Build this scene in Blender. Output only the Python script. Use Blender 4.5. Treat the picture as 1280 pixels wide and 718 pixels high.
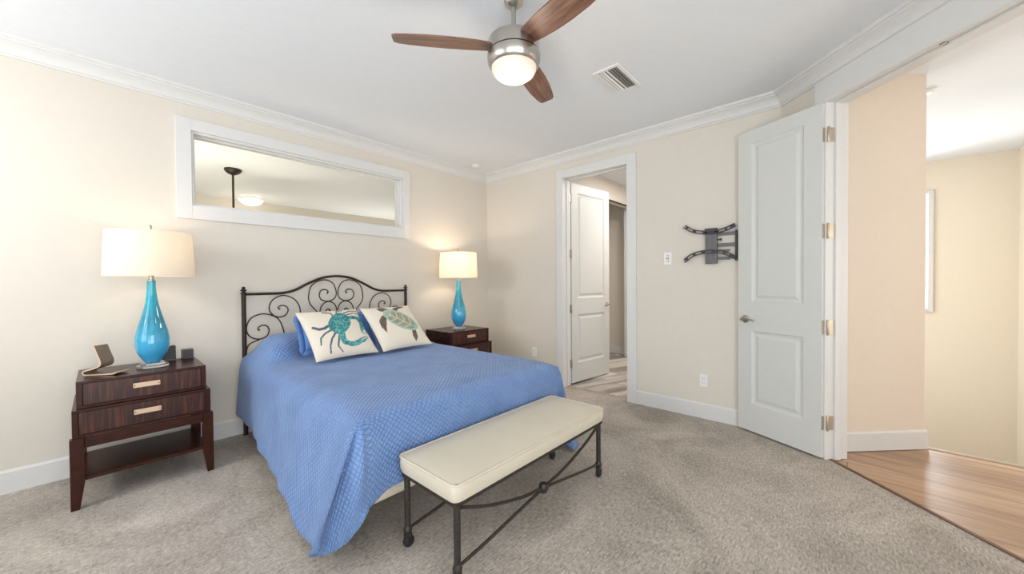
import bpy, math, random
import numpy as np
from mathutils import Vector, Matrix

for o in list(bpy.data.objects):
    bpy.data.objects.remove(o)
C = bpy.context.scene.collection
S = bpy.context.scene
PI = math.pi
random.seed(4)

# ------------------------------------------------------------------ camera, world, light, exposure
YAW, PITCH, ROLL, EYE, FPX = math.radians(42.03), 0.0135, 0.0075, 1.25, 466.0
F = Vector((math.cos(YAW) * math.cos(PITCH), math.sin(YAW) * math.cos(PITCH), -math.sin(PITCH)))
R0 = Vector((math.sin(YAW), -math.cos(YAW), 0))
U0 = R0.cross(F)
RV = R0 * math.cos(ROLL) - U0 * math.sin(ROLL)
UV = R0 * math.sin(ROLL) + U0 * math.cos(ROLL)
cam_d = bpy.data.cameras.new('camera')
cam = bpy.data.objects.new('camera', cam_d)
C.objects.link(cam)
m3 = Matrix((RV, UV, -F)).transposed()
cam.matrix_world = Matrix.Translation((0, 0, EYE)) @ m3.to_4x4()
cam_d.sensor_width = 36
cam_d.lens = FPX / 1280 * 36
cam_d.clip_start = 0.03
S.camera = cam

S.view_settings.view_transform = 'Standard'
S.view_settings.look = 'None'
S.view_settings.gamma = 1
S.view_settings.exposure = 0.15
S.view_settings.use_curve_mapping = False

W = bpy.data.worlds.new('sky')
S.world = W
W.use_nodes = True
bg = W.node_tree.nodes['Background']
bg.inputs['Color'].default_value = (0.72, 0.86, 1.0, 1)
bg.inputs['Strength'].default_value = 1.3


def area(name, loc, target, sx, sy, power, col):
    l = bpy.data.lights.new(name, 'AREA')
    l.shape = 'RECTANGLE'
    l.size, l.size_y, l.energy, l.color = sx, sy, power, col
    o = bpy.data.objects.new(name, l)
    C.objects.link(o)
    o.location = loc
    d = Vector(target) - Vector(loc)
    o.rotation_euler = d.to_track_quat('-Z', 'Y').to_euler()
    return o


def point(name, loc, power, col, r=0.04):
    l = bpy.data.lights.new(name, 'POINT')
    l.energy, l.color, l.shadow_soft_size = power, col, r
    o = bpy.data.objects.new(name, l)
    C.objects.link(o)
    o.location = loc
    return o


DAY = (1.0, 0.985, 0.96)
# daylight that comes in through the windows of the left and back walls and the stairwell window, plus added stairwell and hall fills
area('daylight_left_window', (-1.66, 2.95, 2.0), (3.6, 3.2, 1.2), 0.45, 0.45, 20, DAY)
area('daylight_left_sky', (-1.66, 2.2, 1.5), (2.0, 2.4, 2.3), 1.5, 1.4, 16, DAY)
area('daylight_left_door', (-1.66, -0.35, 1.2), (2.0, 0.6, 2.4), 1.9, 2.1, 29, DAY)
area('daylight_back_door', (-0.3, -1.86, 1.2), (0.4, 2.0, 1.9), 2.2, 2.1, 56, DAY)
area('daylight_stair_window', (7.3, -0.42, 1.6), (4.0, -0.5, 1.2), 0.7, 1.5, 34, (0.9, 0.95, 1.0))
area('fill_stairwell', (5.6, 0.7, 0.9), (5.8, -1.46, 0.7), 1.9, 3.0, 46, (1.0, 0.98, 0.96))  # added fill for the stairwell walls, set behind the unseen added window
area('fill_hall', (3.2, -2.96, 1.5), (3.6, 0.0, 2.4), 1.5, 1.6, 40, (1.0, 0.95, 0.88))  # added fill inside the hall; the wall behind it is solid
# added fill lights in the neighbouring room behind the transom window, and the bathroom's own ceiling light
area('fill_next_room', (0.2, 5.2, 1.2), (2.0, 6.6, 2.74), 1.6, 1.2, 46, (1.0, 0.93, 0.76))  # added fill standing in the room, aimed up to brighten its ceiling
area('fill_next_ceiling', (4.0, 7.9, 1.2), (3.6, 6.5, 2.74), 2.6, 0.9, 40, (1.0, 0.95, 0.84))  # added fill before the solid far wall, aimed at the ceiling
area('bathroom_ceiling_light', (4.9, 1.6, 2.70), (4.9, 1.6, 0), 0.5, 0.5, 30, (1.0, 0.93, 0.89))


# ------------------------------------------------------------------ materials
def lin(c):
    c = c / 255
    return c / 12.92 if c <= 0.04045 else ((c + 0.055) / 1.055) ** 2.4


def rgb(r, g, b):
    return (lin(r), lin(g), lin(b), 1)


class NT:
    def __init__(s, name):
        s.m = bpy.data.materials.new(name)
        s.m.use_nodes = True
        s.t = s.m.node_tree
        s.p = s.t.nodes['Principled BSDF']
        s.out = s.t.nodes['Material Output']

    def n(s, kind, **kw):
        x = s.t.nodes.new(kind)
        for k, v in kw.items():
            if k.startswith('i_'):
                x.inputs[k[2:].replace('_', ' ')].default_value = v
            else:
                setattr(x, k, v)
        return x

    def l(s, a, b):
        s.t.links.new(a, b)

    def ramp(s, fac, stops):
        r = s.n('ShaderNodeValToRGB')
        e = r.color_ramp.elements
        while len(e) < len(stops):
            e.new(0.5)
        for i, (p, c) in enumerate(stops):
            e[i].position = p
            e[i].color = c
        s.l(fac, r.inputs['Fac'])
        return r

    def bump(s, h, strength=0.3, dist=0.01):
        b = s.n('ShaderNodeBump')
        b.inputs['Strength'].default_value = strength
        b.inputs['Distance'].default_value = dist
        s.l(h, b.inputs['Height'])
        s.l(b.outputs[0], s.p.inputs['Normal'])

    def math(s, op, a, b=None):
        x = s.n('ShaderNodeMath', operation=op)
        for i, v in enumerate((a, b)):
            if v is None:
                continue
            if isinstance(v, (int, float)):
                x.inputs[i].default_value = v
            else:
                s.l(v, x.inputs[i])
        return x.outputs[0]


def simple(name, col, rough=0.6, metal=0.0, noise=0.04, nscale=20, bump=0.0, bscale=200, **kw):
    n = NT(name)
    co = n.n('ShaderNodeTexCoord')
    nz = n.n('ShaderNodeTexNoise', i_Scale=nscale, i_Detail=3.0)
    n.l(co.outputs['Object'], nz.inputs['Vector'])
    a = tuple(max(0, c * (1 - noise)) for c in col[:3]) + (1,)
    b = tuple(min(1, c * (1 + noise)) for c in col[:3]) + (1,)
    r = n.ramp(nz.outputs['Fac'], [(0.3, a), (0.7, b)])
    n.l(r.outputs[0], n.p.inputs['Base Color'])
    n.p.inputs['Roughness'].default_value = rough
    n.p.inputs['Metallic'].default_value = metal
    for k, v in kw.items():
        n.p.inputs[k.replace('_', ' ')].default_value = v
    if bump:
        z = n.n('ShaderNodeTexNoise', i_Scale=bscale, i_Detail=2.0)
        n.l(co.outputs['Object'], z.inputs['Vector'])
        n.bump(z.outputs['Fac'], bump, 0.002)
    return n.m


M = {}
M['wall'] = simple('wall_paint', rgb(218, 212, 202), 0.85, noise=0.01, bump=0.15, bscale=120)
M['hallwall'] = simple('hall_paint', rgb(226, 214, 200), 0.85, noise=0.01, bump=0.15, bscale=120)
M['stairwall'] = simple('stairwell_paint', rgb(232, 222, 205), 0.85, noise=0.01, bump=0.15, bscale=120)
M['ceiling'] = simple('ceiling_paint', rgb(231, 235, 239), 0.9, noise=0.01, bump=0.25, bscale=90)
M['trim'] = simple('white_trim', rgb(219, 219, 218), 0.45, noise=0.01)
M['door'] = simple('door_paint', rgb(212, 214, 211), 0.42, noise=0.01)
M['metal_dark'] = simple('dark_iron', rgb(58, 50, 45), 0.5, 0.6, noise=0.15, nscale=60)
M['bench_iron'] = simple('pewter_iron', rgb(66, 62, 58), 0.5, 0.6, noise=0.2, nscale=80)
M['nickel'] = simple('satin_nickel', rgb(176, 170, 160), 0.3, 1.0, noise=0.03)
M['fan_nickel'] = simple('brushed_nickel', rgb(186, 182, 176), 0.28, 1.0, noise=0.05, nscale=8)
M['hinge'] = simple('brass_hinge', rgb(196, 184, 166), 0.42, 0.8, noise=0.06)
M['leather'] = simple('cream_leather', rgb(208, 200, 182), 0.5, noise=0.02, nscale=8, bump=0.08, bscale=300)
M['black'] = simple('black_plastic', rgb(30, 30, 33), 0.45, noise=0.05)
M['grey_plastic'] = simple('grey_plastic', rgb(92, 92, 100), 0.5, noise=0.04)
M['grey_dark'] = simple('dark_grey_steel', rgb(50, 48, 50), 0.45, 0.2, noise=0.05)
M['grey_mid'] = simple('grey_steel', rgb(98, 97, 100), 0.45, 0.2, noise=0.05)
M['boxfab'] = simple('cream_ticking', rgb(225, 217, 200), 0.8, noise=0.05, nscale=14, bump=0.2, bscale=40)
M['white_plastic'] = simple('white_plastic', rgb(235, 235, 233), 0.4, noise=0.01)
M['duct'] = simple('grey_duct', rgb(120, 119, 116), 0.7, noise=0.02)
M['slot'] = simple('dark_slot', rgb(70, 68, 66), 0.6, noise=0.02)
M['walnut'] = simple('walnut_ply', rgb(128, 106, 86), 0.5, noise=0.15, nscale=30)
M['plyedge'] = simple('pale_ply_edge', rgb(205, 185, 160), 0.55, noise=0.05)
M['handle'] = simple('champagne_pull', rgb(214, 186, 158), 0.4, 0.3, noise=0.03)
M['sham'] = simple('blue_sham_cotton', rgb(94, 132, 194), 0.8, noise=0.05, nscale=10, bump=0.15, bscale=60)
M['dark_track'] = simple('closet_track', rgb(60, 55, 50), 0.8, noise=0.02)
M['threshold'] = simple('dark_wood_threshold', rgb(106, 72, 54), 0.5, noise=0.1)
M['nosing'] = simple('grey_nosing', rgb(176, 160, 140), 0.5, noise=0.05)


def emis(name, col, s, base=(0.9, 0.9, 0.9, 1)):
    n = NT(name)
    n.p.inputs['Base Color'].default_value = base
    n.p.inputs['Emission Color'].default_value = col
    n.p.inputs['Emission Strength'].default_value = s
    n.p.inputs['Roughness'].default_value = 0.35
    return n.m


M['fan_glass'] = emis('lit_opal_glass', (1.0, 0.80, 0.58, 1), 0.40, (0.5, 0.48, 0.45, 1))
M['bulb'] = emis('lit_bulb', (1.0, 0.72, 0.42, 1), 5.0)
M['dome'] = emis('lit_dome_glass', (1.0, 0.86, 0.66, 1), 0.75)

# dark mahogany with vertical reeding
n = NT('mahogany_veneer')
co = n.n('ShaderNodeTexCoord')
mp = n.n('ShaderNodeMapping')
mp.inputs['Scale'].default_value = (45, 45, 2.5)
n.l(co.outputs['Object'], mp.inputs['Vector'])
nz = n.n('ShaderNodeTexNoise', i_Scale=1.6, i_Detail=6.0, i_Roughness=0.65)
n.l(mp.outputs[0], nz.inputs['Vector'])
r = n.ramp(nz.outputs['Fac'], [(0.34, rgb(26, 11, 9)), (0.5, rgb(58, 26, 18)), (0.68, rgb(104, 52, 34))])
n.l(r.outputs[0], n.p.inputs['Base Color'])
n.p.inputs['Roughness'].default_value = 0.28
M['mahogany'] = n.m
M['mahogany_flat'] = simple('mahogany_solid', rgb(56, 24, 15), 0.26, noise=0.2, nscale=18, Specular_IOR_Level=0.32)

# carpet
n = NT('cut_loop_carpet')
co = n.n('ShaderNodeTexCoord')
mpa = n.n('ShaderNodeMapping')
mpa.inputs['Rotation'].default_value = (0, 0, 0.02)
mpa.inputs['Scale'].default_value = (34, 110, 1)
n.l(co.outputs['Object'], mpa.inputs['Vector'])
dash = n.n('ShaderNodeTexNoise', i_Scale=1.0, i_Detail=1.5)
n.l(mpa.outputs[0], dash.inputs['Vector'])
mpb = n.n('ShaderNodeMapping')
mpb.inputs['Scale'].default_value = (110, 34, 1)
n.l(co.outputs['Object'], mpb.inputs['Vector'])
dash2 = n.n('ShaderNodeTexNoise', i_Scale=1.0, i_Detail=1.5)
n.l(mpb.outputs[0], dash2.inputs['Vector'])
sel = n.n('ShaderNodeTexChecker', i_Scale=20.0)
sel.inputs['Color1'].default_value = (0, 0, 0, 1)
sel.inputs['Color2'].default_value = (1, 1, 1, 1)
n.l(co.outputs['Object'], sel.inputs['Vector'])
mxd = n.n('ShaderNodeMix', data_type='FLOAT')
n.l(n.math('MULTIPLY', sel.outputs['Fac'], 0.55), mxd.inputs[0])
n.l(dash.outputs['Fac'], mxd.inputs[2])
n.l(dash2.outputs['Fac'], mxd.inputs[3])
fine = n.n('ShaderNodeTexNoise', i_Scale=260.0, i_Detail=2.0)
n.l(co.outputs['Object'], fine.inputs['Vector'])
big = n.n('ShaderNodeTexNoise', i_Scale=1.5, i_Detail=5.0, i_Distortion=1.4, i_Roughness=0.6)
n.l(co.outputs['Object'], big.inputs['Vector'])
h = n.math('ADD', n.math('MULTIPLY', mxd.outputs[0], 0.6), n.math('MULTIPLY', fine.outputs['Fac'], 0.4))
hh = n.math('ADD', n.math('MULTIPLY', h, 0.68), n.math('MULTIPLY', big.outputs['Fac'], 0.32))
r = n.ramp(hh, [(0.38, rgb(132, 124, 115)), (0.5, rgb(174, 165, 155)), (0.62, rgb(208, 200, 190))])
n.l(r.outputs[0], n.p.inputs['Base Color'])
n.p.inputs['Roughness'].default_value = 0.95
n.bump(h, 0.6, 0.005)
M['carpet'] = n.m


def planks(name, cols, w, length, rot, rough, grain, mortar):
    n = NT(name)
    co = n.n('ShaderNodeTexCoord')
    mp = n.n('ShaderNodeMapping')
    mp.inputs['Rotation'].default_value = (0, 0, rot)
    n.l(co.outputs['Object'], mp.inputs['Vector'])
    br = n.n('ShaderNodeTexBrick', i_Scale=1.0)
    br.inputs['Color1'].default_value = (0, 0, 0, 1)
    br.inputs['Color2'].default_value = (1, 1, 1, 1)
    br.inputs['Mortar'].default_value = (0.5, 0.5, 0.5, 1)
    br.inputs['Mortar Size'].default_value = 0.0035
    br.inputs['Mortar Smooth'].default_value = 0.6
    br.inputs['Brick Width'].default_value = length
    br.inputs['Row Height'].default_value = w
    br.offset = 0.37
    n.l(mp.outputs[0], br.inputs['Vector'])
    m2 = n.n('ShaderNodeMapping')
    m2.inputs['Scale'].default_value = (grain, grain * 9, 1)
    n.l(mp.outputs[0], m2.inputs['Vector'])
    nz = n.n('ShaderNodeTexNoise', i_Scale=1.0, i_Detail=5.0, i_Roughness=0.6, i_Distortion=0.6)
    n.l(m2.outputs[0], nz.inputs['Vector'])
    f = n.math('ADD', n.math('MULTIPLY', br.outputs['Color'], 0.34), n.math('MULTIPLY', nz.outputs['Fac'], 0.85))
    r = n.ramp(f, [(0.28, cols[0]), (0.5, cols[1]), (0.75, cols[2])])
    mx = n.n('ShaderNodeMix', data_type='RGBA')
    n.l(br.outputs['Fac'], mx.inputs[0])
    n.l(r.outputs[0], mx.inputs[6])
    mx.inputs[7].default_value = mortar
    n.l(mx.outputs[2], n.p.inputs['Base Color'])
    n.p.inputs['Roughness'].default_value = rough
    return n.m


M['oak'] = planks('oak_planks', [rgb(140, 106, 80), rgb(176, 142, 114), rgb(198, 166, 138)], 0.19, 1.4, PI / 2, 0.32, 1.6, rgb(96, 68, 48))
M['greywood'] = planks('grey_plank_tile', [rgb(112, 102, 96), rgb(150, 142, 134), rgb(220, 214, 206)], 0.15, 0.9, 0.35, 0.4, 1.3, rgb(165, 158, 150))

# fan blade wood
n = NT('walnut_blade')
uv = n.n('ShaderNodeTexCoord')
mp = n.n('ShaderNodeMapping')
mp.inputs['Scale'].default_value = (3.0, 34, 1)
n.l(uv.outputs['Object'], mp.inputs['Vector'])
nz = n.n('ShaderNodeTexNoise', i_Scale=1.2, i_Detail=5.0, i_Distortion=0.8)
n.l(mp.outputs[0], nz.inputs['Vector'])
r = n.ramp(nz.outputs['Fac'], [(0.3, rgb(88, 60, 48)), (0.55, rgb(122, 88, 72)), (0.75, rgb(146, 112, 94))])
n.l(r.outputs[0], n.p.inputs['Base Color'])
n.p.inputs['Roughness'].default_value = 0.4
M['blade'] = n.m


# quilted coverlet: diamond stitching in the cloth's own coordinates
def quilted(name, c0, c1, cell):
    n = NT(name)
    uv = n.n('ShaderNodeUVMap')
    sep = n.n('ShaderNodeSeparateXYZ')
    n.l(uv.outputs[0], sep.inputs[0])
    k = PI / cell
    a = n.math('MULTIPLY', n.math('ADD', sep.outputs[0], sep.outputs[1]), k)
    b = n.math('MULTIPLY', n.math('SUBTRACT', sep.outputs[0], sep.outputs[1]), k)
    sa = n.math('ABSOLUTE', n.math('SINE', a))
    sb = n.math('ABSOLUTE', n.math('SINE', b))
    h = n.math('POWER', n.math('MULTIPLY', sa, sb), 0.45)
    cl = n.n('ShaderNodeTexNoise', i_Scale=5.0, i_Detail=4.0)
    n.l(uv.outputs[0], cl.inputs['Vector'])
    f = n.math('ADD', n.math('MULTIPLY', h, 0.3), n.math('MULTIPLY', cl.outputs['Fac'], 0.7))
    r = n.ramp(f, [(0.3, c0), (0.7, c1)])
    n.l(r.outputs[0], n.p.inputs['Base Color'])
    n.p.inputs['Roughness'].default_value = 0.75
    n.p.inputs['Sheen Weight'].default_value = 0.25
    n.bump(h, 0.9, 0.0075)
    return n.m


M['quilt'] = quilted('blue_quilting', rgb(90, 124, 182), rgb(114, 150, 204), 0.030)

# blue blown glass
n = NT('turquoise_glass')
co = n.n('ShaderNodeTexCoord')
sep = n.n('ShaderNodeSeparateXYZ')
n.l(co.outputs['Object'], sep.inputs[0])
nz = n.n('ShaderNodeTexNoise', i_Scale=11.0, i_Detail=4.0)
n.l(co.outputs['Object'], nz.inputs['Vector'])
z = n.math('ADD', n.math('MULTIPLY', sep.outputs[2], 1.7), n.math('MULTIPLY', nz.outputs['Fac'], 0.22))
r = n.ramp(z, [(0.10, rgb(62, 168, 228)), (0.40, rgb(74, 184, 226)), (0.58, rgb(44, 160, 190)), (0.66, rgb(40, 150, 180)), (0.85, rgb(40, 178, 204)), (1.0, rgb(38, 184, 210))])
n.l(r.outputs[0], n.p.inputs['Base Color'])
n.p.inputs['Roughness'].default_value = 0.06
n.p.inputs['Coat Weight'].default_value = 0.6
n.p.inputs['Transmission Weight'].default_value = 0.22
n.p.inputs['IOR'].default_value = 1.5
M['blueglass'] = n.m

n = NT('clear_acrylic')
n.p.inputs['Base Color'].default_value = (0.93, 0.95, 0.96, 1)
n.p.inputs['Roughness'].default_value = 0.04
n.p.inputs['Transmission Weight'].default_value = 0.85
n.p.inputs['IOR'].default_value = 1.49
M['acrylic'] = n.m

n = NT('window_glass')
n.t.nodes.remove(n.p)
gl = n.n('ShaderNodeBsdfGlossy')
gl.inputs['Roughness'].default_value = 0.02
tr = n.n('ShaderNodeBsdfTransparent')
fr = n.n('ShaderNodeFresnel')
fr.inputs['IOR'].default_value = 1.12
mx = n.n('ShaderNodeMixShader')
n.l(fr.outputs[0], mx.inputs[0])
n.l(tr.outputs[0], mx.inputs[1])
n.l(gl.outputs[0], mx.inputs[2])
n.l(mx.outputs[0], n.out.inputs['Surface'])
M['pane'] = n.m

# linen lampshade
n = NT('linen_shade')
n.p.inputs['Base Color'].default_value = rgb(240, 234, 222)
n.p.inputs['Roughness'].default_value = 0.9
tl = n.n('ShaderNodeBsdfTranslucent')
tl.inputs['Color'].default_value = rgb(252, 246, 236)
mx = n.n('ShaderNodeMixShader')
mx.inputs[0].default_value = 0.40
n.l(n.p.outputs[0], mx.inputs[1])
n.l(tl.outputs[0], mx.inputs[2])
n.l(mx.outputs[0], n.out.inputs['Surface'])
co = n.n('ShaderNodeTexCoord')
wv = n.n('ShaderNodeTexNoise', i_Scale=180.0)
n.l(co.outputs['Object'], wv.inputs['Vector'])
n.bump(wv.outputs['Fac'], 0.12, 0.002)
M['shade'] = n.m

# printed cushions: the print is a colour attribute on the cushion's front
n = NT('printed_linen')
vc = n.n('ShaderNodeVertexColor', layer_name='print')
n.l(vc.outputs['Color'], n.p.inputs['Base Color'])
n.p.inputs['Roughness'].default_value = 0.85
co = n.n('ShaderNodeTexCoord')
wv = n.n('ShaderNodeTexNoise', i_Scale=220.0)
n.l(co.outputs['Object'], wv.inputs['Vector'])
n.bump(wv.outputs['Fac'], 0.15, 0.003)
M['print'] = n.m


# ------------------------------------------------------------------ mesh helpers
class MB:
    def __init__(s):
        s.v, s.f, s.mi = [], [], []

    def add(s, vs, fs, mi=0):
        b = len(s.v)
        s.v += [tuple(v) for v in vs]
        s.f += [tuple(b + i for i in f) for f in fs]
        s.mi += [mi] * len(fs)
        return s

    def box(s, x0, x1, y0, y1, z0, z1, mi=0):
        vs = [(x, y, z) for z in (z0, z1) for y in (y0, y1) for x in (x0, x1)]
        return s.add(vs, [(0, 2, 3, 1), (4, 5, 7, 6), (0, 1, 5, 4), (2, 6, 7, 3), (0, 4, 6, 2), (1, 3, 7, 5)], mi)

    def prism(s, poly, z0, z1, mi=0):
        """vertical prism over an xy polygon (counter-clockwise)"""
        k = len(poly)
        vs = [(x, y, z0) for x, y in poly] + [(x, y, z1) for x, y in poly]
        fs = [tuple(range(k))[::-1], tuple(range(k, 2 * k))] + [(i, (i + 1) % k, k + (i + 1) % k, k + i) for i in range(k)]
        return s.add(vs, fs, mi)

    def taper(s, q0, q1, mi=0):
        """hexahedron between two quads (each 4 points, same winding)"""
        vs = list(q0) + list(q1)
        return s.add(vs, [(3, 2, 1, 0), (4, 5, 6, 7)] + [(i, (i + 1) % 4, 4 + (i + 1) % 4, 4 + i) for i in range(4)], mi)

    def lathe(s, prof, n=32, c=(0, 0, 0), mi=0, cap=True):
        vs, fs = [], []
        for r, z in prof:
            for i in range(n):
                a = 2 * PI * i / n
                vs.append((c[0] + r * math.cos(a), c[1] + r * math.sin(a), c[2] + z))
        for j in range(len(prof) - 1):
            for i in range(n):
                i2 = (i + 1) % n
                fs.append((j * n + i, j * n + i2, (j + 1) * n + i2, (j + 1) * n + i))
        if cap:
            fs.append(tuple(range(n))[::-1])
            fs.append(tuple((len(prof) - 1) * n + i for i in range(n)))
        return s.add(vs, fs, mi)

    def tube(s, pts, r, n=8, mi=0, closed=False):
        pts = [Vector(p) for p in pts]
        vs, fs = [], []
        k = len(pts)
        up = None
        for i, p in enumerate(pts):
            t = (pts[min(i + 1, k - 1)] - pts[max(i - 1, 0)]).normalized()
            if up is None:
                up = Vector((0, 0, 1)) if abs(t.z) < 0.9 else Vector((0, 1, 0))
            a = t.cross(up).normalized()
            up = a.cross(t).normalized()
            rr = r[i] if isinstance(r, (list, tuple)) else r
            for j in range(n):
                w = 2 * PI * j / n
                vs.append(p + a * (rr * math.cos(w)) + up * (rr * math.sin(w)))
        for i in range(k - 1):
            for j in range(n):
                j2 = (j + 1) % n
                fs.append((i * n + j, i * n + j2, (i + 1) * n + j2, (i + 1) * n + j))
        fs.append(tuple(range(n))[::-1])
        fs.append(tuple((k - 1) * n + j for j in range(n)))
        return s.add(vs, fs, mi)

    def grid(s, P, mi=0, flip=False):
        """P[j][i] points"""
        H, Wd = len(P), len(P[0])
        fs = []
        for j in range(H - 1):
            for i in range(Wd - 1):
                q = (j * Wd + i, j * Wd + i + 1, (j + 1) * Wd + i + 1, (j + 1) * Wd + i)
                fs.append(q[::-1] if flip else q)
        return s.add([p for row in P for p in row], fs, mi)

    def build(s, name, mats, parent=None, smooth=None, bevel=0.0, seg=2, weld=0):
        me = bpy.data.meshes.new(name)
        me.from_pydata(s.v, [], s.f)
        if not isinstance(mats, (list, tuple)):
            mats = [mats]
        for m in mats:
            me.materials.append(m)
        me.polygons.foreach_set('material_index', s.mi)
        me.update()
        import bmesh
        b = bmesh.new()
        b.from_mesh(me)
        if weld:
            bmesh.ops.remove_doubles(b, verts=b.verts, dist=weld)
        bmesh.ops.recalc_face_normals(b, faces=b.faces)
        b.to_mesh(me)
        b.free()
        if smooth:
            me.shade_smooth()
            me.set_sharp_from_angle(angle=math.radians(smooth))
        o = bpy.data.objects.new(name, me)
        C.objects.link(o)
        if parent:
            o.parent = parent
        if bevel:
            md = o.modifiers.new('bevel', 'BEVEL')
            md.width = bevel
            md.segments = seg
            md.limit_method = 'ANGLE'
            md.angle_limit = math.radians(40)
        return o


def tag(o, label=None, cat=None, group=None, kind=None):
    if label:
        o['label'] = label
    if cat:
        o['category'] = cat
    if group:
        o['group'] = group
    if kind:
        o['kind'] = kind
    return o


def thing(name, label, cat, loc=(0, 0, 0), rz=0, group=None):
    o = bpy.data.objects.new(name, None)
    o.empty_display_size = 0.1
    C.objects.link(o)
    o.location = loc
    o.rotation_euler = (0, 0, rz)
    return tag(o, label, cat, group)


def struct(name, mb, m, bevel=0, smooth=None, parent=None):
    o = mb.build(name, m, parent, bevel=bevel, smooth=smooth)
    if not parent:
        o['kind'] = 'structure'
    return o


def copy_tree(o, parent=None):
    c = o.copy()
    C.objects.link(c)
    if parent:
        c.parent = parent
    for ch in list(o.children):
        copy_tree(ch, c)
    return c


def smoothpath(pts, per=8):
    """Catmull-Rom through the points"""
    P = [Vector(p) for p in pts]
    P = [P[0] * 2 - P[1]] + P + [P[-1] * 2 - P[-2]]
    out = []
    for i in range(1, len(P) - 2):
        for k in range(per):
            t = k / per
            a, b, c, d = P[i - 1], P[i], P[i + 1], P[i + 2]
            out.append(0.5 * ((2 * b) + (c - a) * t + (2 * a - 5 * b + 4 * c - d) * t * t + (3 * b - a - 3 * c + d) * t ** 3))
    out.append(P[-2])
    return out


# ------------------------------------------------------------------ room shell
CX, CY, H = 3.665, 3.765, 2.74           # far corner of the bedroom, ceiling height
LX, BY = -1.55, -1.75                    # left and back walls
K = 3.264                                # angled wall lies on x - y = K
CB = CX - K                              # y where it meets the right wall
WT = 0.146

# floors
struct('floor', MB().prism([(LX - .1, BY - .1), (K + BY - .1 + 0.02, BY - .1), (CX + 0.02, CX - K), (CX + .075, CX - K), (CX + .075, CY + .02), (LX - .1, CY + .02)], -0.12, 0), M['carpet'])
kk = K + 0.02
struct('floor_hall', MB().prism([(kk + BY - 0.1, BY - .1), (kk + BY - .1, -3.1), (4.09, -3.1), (4.09, 0.55), (CX + .08, 0.55), (CX + .08, CX + .08 - kk)], -0.12, -0.004), M['oak'])
struct('floor_bath', MB().box(CX + .075, 6.1, 0.85, 3.4, -0.12, -0.003), M['greywood'])
struct('floor_stairwell', MB().box(4.0, 7.25, -1.6, 0.7, -2.8, -2.7), M['oak'])
struct('floor_next_room', MB().box(-1.0, 6.2, CY + .15, 8.2, -0.12, 0), M['carpet'])
struct('ceiling', MB().box(LX - .2, 7.5, -3.2, 8.2, H, H + 0.12), M['ceiling'])

# back-left (headboard) wall with the transom opening
TX0, TX1, TZ0, TZ1 = 0.494, 2.335, 1.86, 2.434
w = MB()
w.box(LX, TX0, CY, CY + .15, 0, H).box(TX1, CX + .15, CY, CY + .15, 0, H)
w.box(TX0, TX1, CY, CY + .15, 0, TZ0).box(TX0, TX1, CY, CY + .15, TZ1, H)
struct('wall_headboard', w, M['wall'])

# right wall with the bathroom door
DY0, DY1, DZ = 1.695, 2.485, 2.455
w = MB()
w.box(CX, CX + .15, CB, DY0 - .02, 0, H).box(CX, CX + .15, DY1 + .02, CY, 0, H).box(CX, CX + .15, DY0 - .02, DY1 + .02, DZ + .02, H)
struct('wall_right', w, M['wall'])

# angled wall with the double door
SJ = 0.103                                # y of the near jamb face on the wall plane
SE = -0.79                                # y of the far jamb
CZ = 2.468
q = WT / math.sqrt(2)


def cpt(y, d=0.0):
    """point on the angled wall at plane coordinate y, d metres behind its face"""
    return (K + y + d / math.sqrt(2), y - d / math.sqrt(2))


def cslab(mb, ya, yb, z0, z1, d0=0.0, d1=WT, mi=0):
    return mb.prism([cpt(ya, d0), cpt(yb, d0), cpt(yb, d1), cpt(ya, d1)], z0, z1, mi)


w = MB()
cslab(w, CB + 0.05, SJ + .014, 0, H)
cslab(w, SJ + .014, SE - .014, CZ + .02, H)
cslab(w, SE - .014, BY, 0, H)
struct('wall_angled', w, M['wall'])

# left wall (behind the camera's left), window and glass door openings
w = MB()
w.box(LX - .15, LX, BY, -1.3, 0, H).box(LX - .15, LX, 0.6, 1.4, 0, H).box(LX - .15, LX, 3.3, CY + .15, 0, H)
w.box(LX - .15, LX, -1.3, 0.6, 2.3, H).box(LX - .15, LX, 1.4, 3.3, 2.32, H).box(LX - .15, LX, 1.4, 3.3, 0, 0.78)
struct('wall_left', w, M['wall'])
w = MB()
w.box(LX - .15, -1.4, BY - .15, BY, 0, H).box(0.8, K + BY + .3, BY - .15, BY, 0, H).box(-1.4, 0.8, BY - .15, BY, 2.3, H)
struct('wall_back', w, M['wall'])


def plain_window(name, axis, a0, a1, z0, z1, c, muls, parts):
    f = MB()
    t, d = 0.05, 0.03

    def bx(u0, u1, v0, v1):
        if axis == 'y':
            f.box(c - d, c + d, u0, u1, v0, v1)
        else:
            f.box(u0, u1, c - d, c + d, v0, v1)
    bx(a0, a1, z0, z0 + t); bx(a0, a1, z1 - t, z1); bx(a0, a0 + t, z0, z1); bx(a1 - t, a1, z0, z1)
    for i in range(1, muls):
        u = a0 + (a1 - a0) * i / muls
        bx(u - t / 2, u + t / 2, z0, z1)
    for i in range(1, parts):
        v = z0 + (z1 - z0) * i / parts
        bx(a0, a1, v - t / 3, v + t / 3)
    fr = struct(name, f, M['trim'], bevel=0.003)
    g = MB()
    if axis == 'y':
        g.box(c - .003, c + .003, a0 + t * .6, a1 - t * .6, z0 + t * .6, z1 - t * .6)
    else:
        g.box(a0 + t * .6, a1 - t * .6, c - .003, c + .003, z0 + t * .6, z1 - t * .6)
    g.build('pane', M['pane'], fr)
    return fr


plain_window('window_2', 'y', 1.4, 3.3, 0.78, 2.32, LX - .1, 2, 2)
plain_window('window_3', 'y', -1.3, 0.6, 0.0, 2.3, LX - .1, 2, 1)
plain_window('window_4', 'x', -1.4, 0.8, 0.0, 2.3, BY - .1, 2, 1)


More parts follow.
